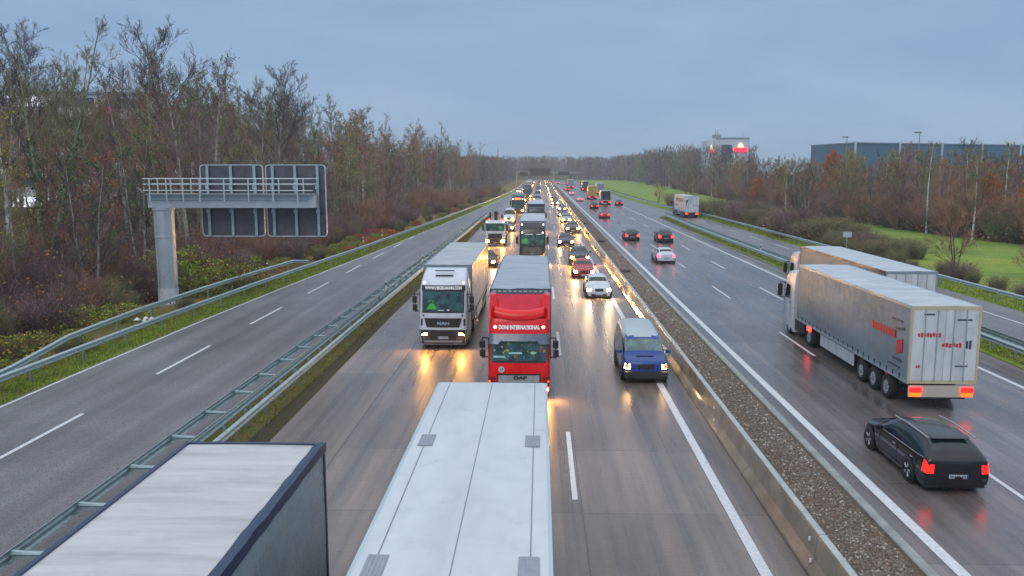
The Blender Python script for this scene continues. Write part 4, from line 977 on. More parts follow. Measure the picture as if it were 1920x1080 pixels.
# ------------------------------------------------------------------ trucks
def lerp_t(tab, z):
    if z <= tab[0][0]: return tab[0][1]
    for (a, b), (c, d) in zip(tab, tab[1:]):
        if z <= c: return b+(d-b)*(z-a)/(c-a)
    return tab[-1][1]
class Cab:
    def __init__(s, prof, hw, back=2.25, r=.2, bow=.07): s.p, s.hw, s.back, s.r, s.bow = prof, hw, back, r, bow
    def F(s, x, z):
        w = lerp_t(s.hw, z); y = lerp_t(s.p, z)+s.bow*(x/w)**2; e = abs(x)-(w-s.r)
        if e > 0: y += s.r-math.sqrt(max(0, s.r**2-min(e, s.r)**2))
        return y
    def shell(s, zs):
        b = MB(); xs = [-1+2*i/24 for i in range(25)]; ring = len(xs)+2; vs = []
        for z in zs:
            w = lerp_t(s.hw, z); row = [(-w, s.back, z)]
            for t in xs:
                x = w*(math.sin(t*PI/2)*.35+t*.65); row.append((x, min(s.F(x, z), s.back-.02), z))
            row.append((w, s.back, z)); vs += row
        fs = [(k*ring+i, k*ring+i+1, (k+1)*ring+i+1, (k+1)*ring+i) for k in range(len(zs)-1) for i in range(ring-1)]
        b.add(vs, fs, 0, True); k = (len(zs)-1)*ring; b.add(vs, [tuple(range(k, k+ring)), tuple(range(ring-1, -1, -1))]+[(j*ring+ring-1, j*ring, (j+1)*ring, (j+1)*ring+ring-1) for j in range(len(zs)-1)], 0)
        return b
    def patch(s, b, x0, x1, z0, z1, off=.012, m=0, xt0=None, xt1=None, nu=14, nv=6):
        xt0 = x0 if xt0 is None else xt0; xt1 = x1 if xt1 is None else xt1
        def fn(u, v):
            z = z0+(z1-z0)*v; a, c = x0+(xt0-x0)*v, x1+(xt1-x1)*v; x = a+(c-a)*u; return (x, s.F(x, z)-off, z)
        b.grid(fn, nu, nv, m)
        # edge skirts give the patch thickness
        def sk(pts):
            n = len(pts); vs = pts+[(p[0], p[1]+off, p[2]) for p in pts]; b.add(vs, [(i, i+1, n+i+1, n+i) for i in range(n-1)], m)
        sk([fn(i/nu, 0) for i in range(nu+1)]); sk([fn(i/nu, 1) for i in range(nu+1)]); sk([fn(0, j/nv) for j in range(nv+1)]); sk([fn(1, j/nv) for j in range(nv+1)])
    def text(s, parent, st, size, z, m, off=.03, width=None, x=0, name='lettering', bold=.006):
        vs, fs = text_mesh(st, size, bold, .004, 0, width); b = MB(); b.add([(v[0]+x, s.F(v[0]+x, z+v[1])-off-v[2], z+v[1]) for v in vs], fs); return b.build(name, m, parent)

def trailer(root, y0, L, z0, z1, mside, mroof, mtrim, mrear, rear=None, wr=.48, ridge=.0, roofstyle='tarp', hw=1.275, lights=None, axles=3, mside2=None):
    T = MB(); T.box(-hw+.02, hw-.02, y0, y0+.04, z0, z1-.03, 1); T.box(-hw+.03, hw-.03, y0+.04, y0+L-.05, z0-.1, z0, 1)
    tr = T.build('trailer', [mside, mtrim], root)
    for s in (-1, 1):
        c = MB()
        def fn(u, v):
            y = y0+.03+(L-.06)*u; z = z0+.02+(z1-z0-.12)*v
            return (s*(hw-.012+ridge*abs(math.sin(u*L*PI/.62))*.6+.010*math.sin(u*31+v*5)*math.sin(v*PI)), y, z)
        c.grid(fn, int(L*8), 8); c.build('side_curtain', mside, tr)
        c = MB(); c.box(*sorted((s*(hw-.05), s*(hw+.012))), y0, y0+L, z1-.11, z1+.0); c.box(*sorted((s*(hw-.05), s*(hw+.01))), y0, y0+L, z0-.1, z0+.02)
        c.box(*sorted((s*(hw-.05), s*(hw+.008))), y0-.01, y0+.06, z0, z1-.1)
        c.box(*sorted((s*(hw-.05), s*(hw+.008))), y0+L-.08, y0+L+.01, z0, z1-.1); c.build('edge_trim', mtrim, tr)
        c = MB()
        for k in range(int(L/.6)): c.box(*sorted((s*(hw+.001), s*(hw+.022))), y0+.3+.6*k, y0+.34+.6*k, z0-.04, z0+.16)
        c.build('curtain_buckles', M_dark, tr)
        c = MB(); c.box(*sorted((s*(hw-.06), s*(hw-.03))), y0+3.8, y0+L-5.4, .45, 1.0); c.build('side_skirt', mside2 or M_galv_d, tr)
    rf = MB()
    def fr(u, v):
        x = (-hw+.045)+(2*hw-.09)*u; y = y0+.04+(L-.08)*v
        z = z1+.012*math.sin(u*PI)
        if roofstyle == 'tarp': z += (.050*abs(math.sin(v*L*PI/1.7))**.7+.035*mnoise.noise(Vector((x*1.1, y*2.2, 3)))+.02*mnoise.noise(Vector((x*3, y*4, 7))))*max(0, math.sin(u*PI))**.4-.01
        return (x, y, z)
    rf.grid(fr, 16, int(L*7)); ro = rf.build('roof', mroof, tr)
    if roofstyle == 'panel':
        q = MB(); q.box(-.008, .008, y0+.1, y0+L-.1, z1+.006, z1+.0165); q.box(-hw+.27, -hw+.285, y0+.1, y0+L-.1, z1+.0, z1+.0125); q.box(hw-.285, hw-.27, y0+.1, y0+L-.1, z1, z1+.0125); q.build('roof_seams', mat('seam_grey', (.22, .25, .29), .5), ro)
    elif roofstyle == 'trim':
        q = MB(); q.box(-hw-.01, -hw+.06, y0, y0+L, z1+.002, z1+.035); q.grid(lambda u, v: (hw+.03-.20*u+.025*mnoise.noise(Vector((v*L*1.3, u*2, 5)))*(.4+u), y0+L*v, z1+.075-.05*u+.03*mnoise.noise(Vector((v*L*2.1, u*3, 1)))), 8, 110); q.grid(lambda u, v: (hw+.03+.006*math.sin(v*40), y0+L*v, z1+.075+.03*mnoise.noise(Vector((v*L*2.1, 0, 1)))-.17*u), 3, 110); q.box(-hw+.061, hw-.181, y0+L-.05, y0+L+.02, z1+.002, z1+.035); q.build('roof_trim', mtrim, ro)
    # chassis
    q = MB()
    for s in (-1, 1): q.box(s*.45-.06, s*.45+.06, y0-.2, y0+L-.1, .8, z0-.1)
    for k in range(5): q.box(-.45, .45, y0+L*.18*k+.6, y0+L*.18*k+.7, .85, z0-.12)
    q.box(-.9, .9, y0+L-.12, y0+L-.02, .48, .62); q.build('chassis', M_dark, tr)
    for k in range(axles):
        yy = y0+L-1.9-1.31*k
        for s in (-1, 1):
            wheel(root, s*(hw-.2), yy, wr, .36)
        q = MB(); q.box(-1.2, -.85, yy-.55, yy+.55, 1.0, 1.04); q.box(.85, 1.2, yy-.55, yy+.55, 1.0, 1.04); q.tube((-1, yy, wr), (1, yy, wr), .07); q.build('axle', M_dark, tr)
    yr = y0+L
    d = MB(); d.box(-hw+.09, -.006, yr-.03, yr+.012, z0+.05, z1-.14); d.build('rear_door', mrear, tr)
    d = MB(); d.box(.006, hw-.09, yr-.03, yr+.012, z0+.05, z1-.14); d.build('rear_door', mrear, tr)
    q = MB(); q.box(-hw+.0, hw-.0, yr-.03, yr+.02, z1-.135, z1-.0); q.box(-hw, -hw+.085, yr-.03, yr+.02, z0-.08, z1-.136); q.box(hw-.085, hw, yr-.03, yr+.02, z0-.08, z1-.136); q.box(-hw+.086, hw-.086, yr-.03, yr+.02, z0-.08, z0+.045)
    q.build('rear_frame', rear.get('frame', mtrim) if rear else mtrim, tr)
    q = MB()
    for x in (-.75, -.3, .3, .75): q.tube((x, yr+.035, z0), (x, yr+.035, z1-.12), .017, n=6)
    q.build('lock_bars', M_galv, tr)
    q = MB(); q.box(-1.2, 1.2, yr-.06, yr+.0, .55, 1.0); q.build('rear_beam', rear.get('beam', M_dark) if rear else M_dark, tr)
    if lights:
        for s in (-1, 1):
            q = MB(); q.box(s*.95-.22, s*.95+.22, yr+.0, yr+.05, .74, .92); q.build('tail_light', lights, tr)
            if rear and rear.get('amber'): q = MB(); q.box(s*.95-.2, s*.95+.2, yr+.001, yr+.05, .58, .72); q.build('indicator', rear['amber'], tr)
    return tr
def tractor_wheels(root, hw=1.22, y1=1.45, y2=4.9, r=.5):
    for s in (-1, 1):
        wheel(root, s*(hw-.17), y1, r, .32)
        wheel(root, s*(hw-.27), y2, r, .52)
    q = MB()
    for s in (-1, 1): q.box(s*.42-.05, s*.42+.05, .6, 6.2, .7, .95)
    q.box(-1.15, 1.15, 2.3, 3.9, .42, 1.0); q.box(-.5, .5, 3.9, 5.6, .95, 1.12); q.tube((-1, 1.45, r), (1, 1.45, r), .07)
    q.build('tractor_chassis', M_dark, root)
def mirrors(cabo, hw, z0, z1, y=.35, m=None, split=True):
    for s in (-1, 1):
        q = MB(); xo = s*(hw+.22)
        if split:
            zm = z0+(z1-z0)*.42; q.cbox(*sorted((xo-.11, xo+.11)), y-.10, y+.04, zm+.05, z1-.06, .03); q.cbox(*sorted((xo-.10, xo+.12)), y-.12, y+.04, z0, zm-.02, .03)
        else: q.cbox(*sorted((xo-.13, xo+.13)), y-.10, y+.06, z0, z1-.06, .04)
        q.tube((s*(hw-.05), y+.15, z1), (xo, y, z1+.03), .028, n=6); q.tube((xo, y, z1+.03), (xo, y, z0-.06), .022, n=6); q.tube((s*(hw-.05), y+.15, z0-.05), (xo, y, z0-.06), .028, n=6)
        q.build('mirror', m or M_black, cabo)
def side_glass(cb, cabo, z0, z1, y0=.55, y1=1.5):
    for s in (-1, 1):
        w = lerp_t(cb.hw, (z0+z1)/2); q = MB(); q.prism([(y0, z0), (y1, z0), (y1, z1), (y0+.28, z1)], 'x', *sorted((s*(w-.02), s*(w+.008)))); q.build('door_window', M_glass, cabo)
        q = MB()
        for yy in (y0-.12, y1+.12): q.box(*sorted((s*(w-.02), s*(w+.006))), yy, yy+.014, .95, z1+.1)
        q.box(*sorted((s*(w-.02), s*(w+.03))), y1-.15, y1+.05, z0-.22, z0-.17); q.build('door_seams', M_black, cabo)
def round_mesh(cx, cz, r, y, b, m=0, n=20, r_in=0, cb=None, off=.03):
    vs = []; 
    for k in range(n):
        a = 2*PI*k/n
        for rr in (r_in, r): x, z = cx+rr*math.cos(a), cz+rr*math.sin(a); vs.append((x, (cb.F(x, z)-off) if cb else y, z))
    b.add(vs, [(2*k, 2*k+1, (2*k+3) % (2*n), (2*k+2) % (2*n)) for k in range(n)], m)
def plate(cb, cabo, z, x=0, w=.26):
    p = MB(); cb.patch(p, x-w, x+w, z-.06, z+.06, .04, 0, nu=2, nv=1); pl = p.build('number_plate', M_plate, cabo)
    p = MB(); cb.patch(p, x-w, x-w+.045, z-.058, z+.058, .045, 1, nu=1, nv=1)
    for bx in (-.16, -.10, -.02, .04, .10, .16, .21): cb.patch(p, x+bx-.015, x+bx+.015, z-.033, z+.033, .045, 0, nu=1, nv=1)
    p.build('plate_characters', [M_black, M_plateb], pl)

def truck(name, label, x, y, style, cabm, trk=None, away=False, group=None, cat='truck', lamp=None, z=0):
    root = empty(name, (x, y, z), PI if away else 0, label, cat, group)
    head = lamp or (M_mark if away else M_head_w)
    if style == 'man':
        cb = Cab([(.22, .12), (.35, .03), (.9, .0), (1.2, .05), (1.8, .10), (2.9, .40), (3.15, .46), (3.35, .62), (3.6, .98), (3.82, 1.6), (3.9, 2.05)], [(.22, 1.16), (.5, 1.22), (2.9, 1.22), (3.3, 1.18), (3.9, 1.06)])
        co = cb.shell([.22, .35, .5, .7, .9, 1.05, 1.3, 1.6, 1.8, 2.2, 2.6, 2.9, 3.0, 3.15, 3.25, 3.35, 3.5, 3.6, 3.72, 3.82, 3.9]).build('cab', cabm, root)
        q = MB(); cb.patch(q, -1.06, 1.06, 1.84, 2.92, .010); q.build('windscreen_surround', M_black, co)
        q = MB(); cb.patch(q, -1.0, 1.0, 1.90, 2.88, .018); ws = q.build('windscreen', M_glassg, co)
        q = MB(); cb.patch(q, -.86, -.30, 2.02, 2.22, .024, 0, -.72, -.42, 8, 5); cb.patch(q, -.72, -.42, 2.221, 2.30, .024, 0, -.66, -.48, 4, 2)
        for xx in (-.7, -.5): q.box(xx-.03, xx+.03, cb.F(xx, 2.4)-.03, cb.F(xx, 2.4)-.022, 2.28, 2.45)
        q.build('green_cab_ornament', mat('green_plush', (.05, .42, .03), .5), ws)
        q = MB(); cb.patch(q, -.25, .05, 1.96, 1.995, .024, 0); cb.patch(q, .2, .32, 1.94, 2.02, .024, 0); q.build('dashboard_items', M_white, ws)
        q = MB(); q.tube((-.1, cb.F(-.1, 1.93)-.035, 1.93), (.62, cb.F(.62, 1.97)-.035, 1.98), .012); q.tube((-.95, cb.F(-.9, 1.93)-.035, 1.93), (-.25, cb.F(-.25, 1.97)-.035, 1.98), .012); q.build('wiper', M_black, co)
        q = MB(); cb.patch(q, -1.1, 1.1, 2.93, 3.2, .022); q.build('header_board', M_black, co)
        cb.text(co, 'WWW.HEGELMANN.COM', .20, 3.065, M_lett, .034, 1.86, bold=.012)
        for s in (-1, 1):
            q = MB(); round_mesh(s*1.0, 3.32, .045, 0, q, cb=cb, off=.02); q.build('marker_lamp', M_mark, co)
        q = MB(); cb.patch(q, -.82, .82, 1.12, 1.58, .018, 0, -.95, .95); q.build('grille', M_black, co)
        q = MB()
        for zz in (1.22, 1.32, 1.42): cb.patch(q, -.84, .84, zz, zz+.018, .026)
        q.build('grille_bars', M_dark, co)
        cb.text(co, 'MAN', .21, 1.32, M_chrome, .04, .62, .02, 'badge', .012)
        for s in (-1, 1):
            q = MB(); a, c = sorted((s*1.03, s*1.12)); cb.patch(q, a, c, 1.2, 1.55, .012, 0, a-s*.0, c); q.build('air_slot', M_black, co)
            q = MB(); round_mesh(s*.98, 1.72, .05, 0, q, cb=cb, off=.015); q.build('round_cap', M_dark, co)
        q = MB(); cb.patch(q, -1.2, 1.2, .26, 1.0, .012, 0, -1.19, 1.19, 20, 8); bp = q.build('bumper', mat('dark_bumper_paint', (.06, .06, .075), .35), co)
        q = MB(); cb.patch(q, -.66, .66, .34, .96, .02); q.build('lower_grille', M_black, co)
        for s in (-1, 1):
            a, c = sorted((s*.74, s*1.13)); q = MB(); cb.patch(q, a, c, .70, .98, .022); q.build('lamp_housing', M_glass, co)
            a, c = sorted((s*.80, s*1.09)); q = MB(); cb.patch(q, *((a, c, .73, .84, .03, 0, a+.0, c-.14) if s > 0 else (a, c, .73, .84, .03, 0, a+.14, c))); q.build('headlight', head, co)
        q = MB(); cb.patch(q, -.95, .95, .36, .46, .035); q.build('bumper_lip', M_galv_d, co)
        plate(cb, co, .60)
        q = MB(); q.box(-.5, .5, 1.15, 1.25, 3.83, 3.88); q.box(-.45, .45, .92, 1.0, 3.62, 3.67); q.build('roof_hatch', M_glass, co)
        mirrors(co, 1.22, 1.95, 2.75, .3, split=True); side_glass(cb, co, 2.0, 2.8); tractor_wheels(root)
    elif style == 'daf':
        cb = Cab([(.22, .10), (.4, .02), (1.1, .0), (1.5, .06), (2.35, .32), (2.6, .40), (3.05, .55), (3.15, .60)], [(.22, 1.18), (.5, 1.22), (2.3, 1.22), (3.15, 1.19)])
        co = cb.shell([.22, .4, .6, .9, 1.1, 1.3, 1.5, 1.8, 2.1, 2.35, 2.5, 2.6, 2.8, 3.0, 3.1, 3.15]).build('cab', cabm, root)
        q = MB(); cb.patch(q, -1.16, 1.16, 1.50, 2.36, .010); q.build('windscreen_surround', M_black, co)
        q = MB(); cb.patch(q, -1.1, 1.1, 1.56, 2.30, .018, nu=20); ws = q.build('windscreen', M_glassg, co)
        q = MB(); cb.patch(q, -.40, .12, 1.84, 1.90, .024); cb.patch(q, .45, .68, 1.86, 1.91, .024); cb.patch(q, -1.0, -.55, 1.70, 1.76, .024); q.build('windscreen_notes', mat('pale_green_card', (.35, .65, .6), .5), ws)
        q = MB(); r5 = random.Random(4)
        for k in range(26):
            xx, zz = r5.uniform(-1.0, 1.0), r5.uniform(1.62, 2.24); s_ = r5.uniform(.02, .06); cb.patch(q, xx-s_, xx+s_, zz-s_, zz+s_*r5.uniform(.5, 1.6), .022, r5.randrange(3), nu=2, nv=2)
        q.build('cab_clutter', [mat('clutter_yellow', (.35, .32, .05), .6), mat('clutter_blue', (.03, .16, .3), .6), mat('clutter_red', (.25, .03, .03), .6)], ws)
        # sun visor
        q = MB()
        def vis(u, v):
            x = -1.2+2.4*u; e = .12 if abs(x) > .72 else 0; z = 2.34+.26*v-(e if v < .5 else 0); return (x, cb.F(x, z)-.16+.10*v, z)
        q.grid(vis, 24, 5); q.build('sun_visor', mat('smoked_visor', (.09, .12, .17), .25, coat=.4), co)
        # wind deflector: tall wings at both sides, hollow in the middle
        q = MB()
        def dfl(u, v):
            x = -1.0+2.0*u; a = abs(2*u-1); return (x*(.93+.07*v), 1.02+.85*v-.10*(1-a*a), 3.16+.80*v**.8)
        q.grid(dfl, 24, 10); q.build('deflector_bowl', mat('red_bowl_shade', (.60, .004, .035), .35, coat=.2, spec=.35), co)  # darker red puts the shade of the hollow into the colour
        for s in (-1, 1):
            q = MB()
            # wings: forward-leaning fins at both sides, thick, tapering to the roof
            def wing(u, v):
                t = 2*PI*u; xin, xout = (.84+.12*v), 1.2
                y0_ = .60+.62*v; y1_ = 2.1
                k = int(u*4+1e-6) % 4; f = u*4-int(u*4+1e-6)
                P = [(xin, y0_+.28), (xout, y0_), (xout, y1_), (xin+.1, y1_), (xin, y0_+.28)]
                i = min(3, int(u*4+1e-6)); f = u*4-i; px = P[i][0]+(P[i+1][0]-P[i][0])*f; py = P[i][1]+(P[i+1][1]-P[i][1])*f
                return (s*px, py, 3.12+.88*v)
            q.grid(wing, 16, 8)
            q.add([(s*.96, 1.50, 4.0), (s*1.2, 1.22, 4.0), (s*1.2, 2.1, 4.0), (s*1.06, 2.1, 4.0)], [(0, 1, 2, 3)]); q.build('deflector_wing', cabm, co)
        q = MB()
        def lip(u, v):
            x = -.98+1.96*u; a = (x/.98)**2; z0_ = 3.13+.16*a*a; z1_ = 3.46+.12*a
            return (x, .52+.14*a+.36*v-.10*math.sin(v*PI), z0_+(z1_-z0_)*math.sin(v*PI/2))
        q.grid(lip, 24, 8)
        def lip2(u, v): p = lip(u, 1); return (p[0], p[1]+.45*v, p[2]-.16*v)
        q.grid(lip2, 24, 3); q.build('deflector_lip', cabm, co)
        cb.text(co, 'DONI INTERNATIONAL', .20, 2.83, M_lett, .02, 1.62, bold=.012)
        for s in (-1, 1):
            q = MB(); round_mesh(s*.95, 2.84, .055, 0, q, cb=cb, off=.018); q.build('marker_lamp', M_mark, co)
        q = MB(); round_mesh(-.68, 1.24, .115, 0, q, 0, cb=cb, off=.012); round_mesh(-.68, 1.24, .085, 0, q, 1, cb=cb, off=.016); q.build('round_sticker', [M_white, mat('teal_print', (.02, .32, .3), .4)], co)
        cb.text(co, 'L', .12, 1.24, M_white, .02, None, -.68, 'sticker_letter')
        q = MB(); cb.patch(q, -.86, .86, .40, 1.08, .016, 0, -.86, .86); q.build('grille_surround', M_black, co)
        q = MB(); cb.patch(q, -.80, .80, .74, 1.02, .026, 0, -.80, .80); q.build('grille_panel', mat('silver_grille', (.42, .47, .5), .35, .4), co)
        cb.text(co, 'DAF', .17, .92, M_dark, .04, .52, .05, 'badge', .012)
        q = MB(); cb.patch(q, -.62, .62, .63, .68, .034, 0); cb.patch(q, -.7, -.62, .60, .72, .034); cb.patch(q, .62, .7, .60, .72, .034); q.build('grille_bar', M_chrome, co)
        for s in (-1, 1):
            a, c = sorted((s*.92, s*1.2)); q = MB(); cb.patch(q, a, c, .52, .95, .014); q.build('lamp_housing', mat('dark_red_trim', (.22, .01, .012), .3), co)
            a, c = sorted((s*.97, s*1.16)); q = MB(); cb.patch(q, a, c, .38, .48, .02); q.build('headlight', head, co)
            a, c = sorted((s*1.12, s*1.19)); q = MB(); cb.patch(q, a, c, .72, .78, .022); q.build('indicator', M_amber, co)
        plate(cb, co, .45)
        q = MB(); q.tube((-.1, cb.F(-.1, 1.56)-.035, 1.56), (.7, cb.F(.7, 1.6)-.035, 1.6), .012); q.tube((-.95, cb.F(-.9, 1.56)-.035, 1.56), (-.25, cb.F(-.25, 1.6)-.035, 1.6), .012); q.build('wiper', M_black, co)
        mirrors(co, 1.22, 1.72, 2.42, .3); side_glass(cb, co, 1.65, 2.3); tractor_wheels(root)
    elif style in ('black', 'box'):
        top = 3.85 if style == 'black' else 3.5
        cb = Cab([(.22, .10), (.4, .02), (1.0, .0), (1.85, .10), (2.8, .36), (3.0, .42), (3.4, .62), (top, 1.3)], [(.22, 1.18), (.5, 1.23), (2.9, 1.23), (top, 1.12)])
        co = cb.shell([.22, .4, .6, .9, 1.2, 1.5, 1.85, 2.3, 2.8, 3.0, 3.2, 3.4, 3.6, top] if top > 3.6 else [.22, .4, .6, .9, 1.2, 1.5, 1.85, 2.3, 2.8, 3.0, 3.2, 3.4, top]).build('cab', cabm, root)
        q = MB(); cb.patch(q, -1.08, 1.08, 1.90, 2.76, .018); ws = q.build('windscreen', M_glassg, co)
        if style == 'black':
            q = MB(); cb.patch(q, -1.0, -.42, 1.98, 2.42, .024); q.build('green_sheet', mat('green_screen', (.03, .34, .07), .5), ws)
            q = MB(); cb.patch(q, -.75, .05, 2.82, 2.88, .03); cb.patch(q, .35, .85, 2.82, 2.88, .03); q.build('visor_bar', M_white, co)
            q = MB(); round_mesh(0, 1.08, .20, 0, q, 0, r_in=.17, cb=cb, off=.03)
            for k in range(3): a = R(90+120*k); q.tube((0, cb.F(0, 1.1)-.035, 1.08), (.18*math.cos(a), cb.F(0, 1.1)-.03, 1.08+.18*math.sin(a)), .026, .006, n=4)
            q.build('badge', M_chrome, co)
            for s in (-1, 1):
                for zz, xx in ((3.0, .98), (3.72, 1.03)): q = MB(); round_mesh(s*xx, zz, .06, 0, q, cb=cb, off=.02); q.build('marker_lamp', M_mark, co)
        q = MB(); cb.patch(q, -.9, .9, .98, 1.6, .014); q.build('grille', M_black, co)
        q = MB()
        for zz in (1.0, 1.25, 1.4, 1.55): cb.patch(q, -.86, .86, zz, zz+.03, .022)
        q.build('grille_bars', M_galv_d, co)
        q = MB(); cb.patch(q, -1.2, 1.2, .26, .9, .010); q.build('bumper', M_dark, co)
        for s in (-1, 1): a, c = sorted((s*.76, s*1.1)); q = MB(); cb.patch(q, a, c, .55, .78, .03); q.build('headlight', head, co)
        plate(cb, co, .55)
        mirrors(co, 1.23, 1.95, 2.7, .3, split=False); side_glass(cb, co, 1.95, 2.7); tractor_wheels(root)
    elif style == 'dump':
        cb = Cab([(.3, .08), (.5, .0), (1.3, .0), (1.95, .08), (2.75, .26), (2.95, .5), (3.02, .9)], [(.3, 1.18), (3.02, 1.15)], back=1.9)
        co = cb.shell([.3, .5, .8, 1.1, 1.3, 1.6, 1.95, 2.4, 2.75, 2.88, 2.95, 3.02]).build('cab', cabm, root)
        q = MB(); cb.patch(q, -1.08, 1.08, 1.85, 2.72, .016); ws = q.build('windscreen', M_glassg, co)
        q = MB(); cb.patch(q, .45, .85, 2.0, 2.4, .024); q.build('green_sheet', mat('green_screen', (.03, .34, .07), .5), ws)
        q = MB(); cb.patch(q, -.8, .8, .95, 1.55, .014); q.build('grille', M_black, co)
        q = MB(); cb.patch(q, -1.15, 1.15, .34, .92, .012); q.build('bumper', M_dark, co)
        q = MB(); round_mesh(0, 1.42, .14, 0, q, 0, r_in=.115, cb=cb, off=.03); q.build('badge', M_chrome, co)
        for s in (-1, 1):
            a, c = sorted((s*.72, s*1.08)); q = MB(); cb.patch(q, a, c, .52, .78, .03); q.build('headlight', head, co)
            q = MB(); q.tube((s*.72, 1.0, 3.02), (s*.72, 1.0, 3.24), .09, n=8); q.build('beacon', M_amber, co)
            q = MB(); round_mesh(s*.98, 2.86, .05, 0, q, cb=cb, off=.02); q.build('marker_lamp', M_mark, co)
        plate(cb, co, .5); mirrors(co, 1.18, 1.9, 2.6, .3, split=False); side_glass(cb, co, 1.95, 2.6)
        for s in (-1, 1):
            for yy in (1.3, 4.6, 5.9): wheel(root, s*1.02, yy, .5, .34)
        q = MB(); q.box(-.5, .5, .5, 7.4, .7, 1.1); q.build('chassis', M_dark, root)
        q = MB(); q.prism([(-1.2, 1.25), (1.2, 1.25), (1.2, 2.4), (1.1, 2.4), (1.1, 1.35), (-1.1, 1.35), (-1.1, 2.4), (-1.2, 2.4)], 'y', 3.4, 7.5); q.box(-1.2, 1.2, 3.3, 3.39, 1.25, 2.6); q.build('tipper_body', M_galv_d, root)
        q = MB(); q.cbox(-.5, .5, 2.1, 3.0, 1.1, 2.3, .05); q.tube((0, 2.5, 2.3), (0, 2.5, 4.0), .2, n=8); q.tube((0, 2.5, 3.9), (.1, 5.0, 3.6), .16, .12, n=6); q.tube((-.7, 2.6, 1.2), (-.7, 2.6, 3.9), .09); q.tube((.7, 2.6, 1.2), (.7, 2.6, 3.7), .09); q.build('loading_crane', M_dark, root)
    if trk:
        tr = trailer(root, **trk)
        return root, tr
    return root, None

mt = lambda n, c, r=.4, **k: mat(n, c, r, 0, .06, .7, **k)
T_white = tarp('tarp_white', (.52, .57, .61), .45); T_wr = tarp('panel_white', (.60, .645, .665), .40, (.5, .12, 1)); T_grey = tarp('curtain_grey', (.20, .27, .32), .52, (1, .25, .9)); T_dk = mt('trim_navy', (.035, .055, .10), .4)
T_wside = mt('curtain_wet_white', (.50, .47, .43), .22, coat=.6); T_trim = mt('trim_grey', (.26, .31, .36), .45); T_cream = mt('trim_cream', (.58, .50, .30), .5); T_door = tarp('door_white', (.66, .69, .70), .4, (2, 1, .5))
T_dgrey = mt('curtain_dark_grey', (.20, .24, .27), .3, coat=.3)
P_red = mat('paint_red_', (.80, .004, .006), .3, 0, .05, 1.2, coat=.25, spec=.35); P_whitecab = paint('white_cab', (.62, .66, .72)); P_blackcab = paint('black_cab', (.018, .024, .034)); P_whitecab2 = paint('white_cab_clean', (.6, .65, .68))
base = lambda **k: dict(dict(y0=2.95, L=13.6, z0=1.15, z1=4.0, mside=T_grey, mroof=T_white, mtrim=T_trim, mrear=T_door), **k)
# nearest two: we look down on their roofs
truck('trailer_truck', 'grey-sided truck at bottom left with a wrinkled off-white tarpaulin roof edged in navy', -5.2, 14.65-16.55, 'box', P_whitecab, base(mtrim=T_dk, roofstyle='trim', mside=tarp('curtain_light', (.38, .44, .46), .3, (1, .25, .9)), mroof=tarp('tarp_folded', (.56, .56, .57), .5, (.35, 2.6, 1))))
_, tr = truck('trailer_truck', 'truck at bottom centre with a smooth pale roof, centre seam and grey patches', -1.1, 19.25-16.55, 'box', P_whitecab, base(mroof=T_wr, mtrim=mt('trim_pale', (.45, .55, .6)), roofstyle='panel', mside=T_grey))
M_vent = mat('roof_patch_grey', (.30, .34, .38), .5, 0, .1, 8)
for vx, vy in ((-.98, 12.25), (.98, 12.25), (-.98, 7.25), (.98, 7.25), (-.98, 2.9+.9), (.98, 2.9+.9)):
    q = MB(); q.box(vx-.135, vx+.135, vy-.32, vy+.32, 4.012, 4.020)
    for k in range(5): q.box(vx-.12+.055*k, vx-.10+.055*k, vy-.30, vy+.30, 4.0202, 4.026)
    q.build('roof_patch', M_vent, tr)
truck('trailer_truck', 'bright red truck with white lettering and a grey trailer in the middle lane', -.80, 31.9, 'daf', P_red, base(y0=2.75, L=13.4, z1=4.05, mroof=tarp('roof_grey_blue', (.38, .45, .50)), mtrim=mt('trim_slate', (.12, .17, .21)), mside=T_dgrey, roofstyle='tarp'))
bpy.context.view_layer.update()
q = MB()
for k in range(11): q.box(-1.16+.215*k, -1.02+.215*k, 2.735, 2.748, 3.90, 3.965)
dtr = [o for o in bpy.data.objects if o.name.startswith('trailer') and o.parent and o.parent.get('label', '').startswith('bright red truck')][0]
q.build('front_vents', T_white, dtr)
truck('trailer_truck', 'white truck with white web address above its windscreen, in the left lane', -4.85, 41.2, 'man', P_whitecab, base(y0=2.6, mside=T_wside, mroof=tarp('roof_fold_bands', (.46, .49, .50)), mtrim=T_trim, ridge=.012))  # roof colour bands paint in fold shading, not dust
truck('trailer_truck', 'black truck with a green sheet behind its windscreen, right behind the red truck', -.72, 79.4, 'black', P_blackcab, base(y0=2.6, mside=T_dgrey, mroof=T_white, mtrim=T_trim))
truck('tipper_truck', 'white construction truck with a dark loading crane behind its cab in the left lane', -5.25, 97.5, 'dump', P_whitecab2)
truck('trailer_truck', 'dark truck with a white front roof following the black truck in the middle lane', -.6, 122, 'box', P_blackcab, base(y0=2.6, mside=T_dgrey, mroof=T_white, mtrim=T_dk, z1=3.9))
truck('trailer_truck', 'dark blue truck far off in the left lane, between queue of cars', -4.0, 262, 'box', paint('deep_blue', (.03, .05, .09)), base(mside=T_dk, mroof=T_trim, mtrim=T_dk))
truck('trailer_truck', 'small distant truck with a dark red front in the left lane', -4.6, 322, 'box', paint('wine', (.25, .01, .03)), base(mside=T_dgrey, mroof=T_white, mtrim=T_trim))
truck('trailer_truck', 'farthest pale-roofed truck in the left lane just before the gantry', -5.0, 385, 'box', P_whitecab2, base(mside=T_white, mroof=T_white, mtrim=T_white))
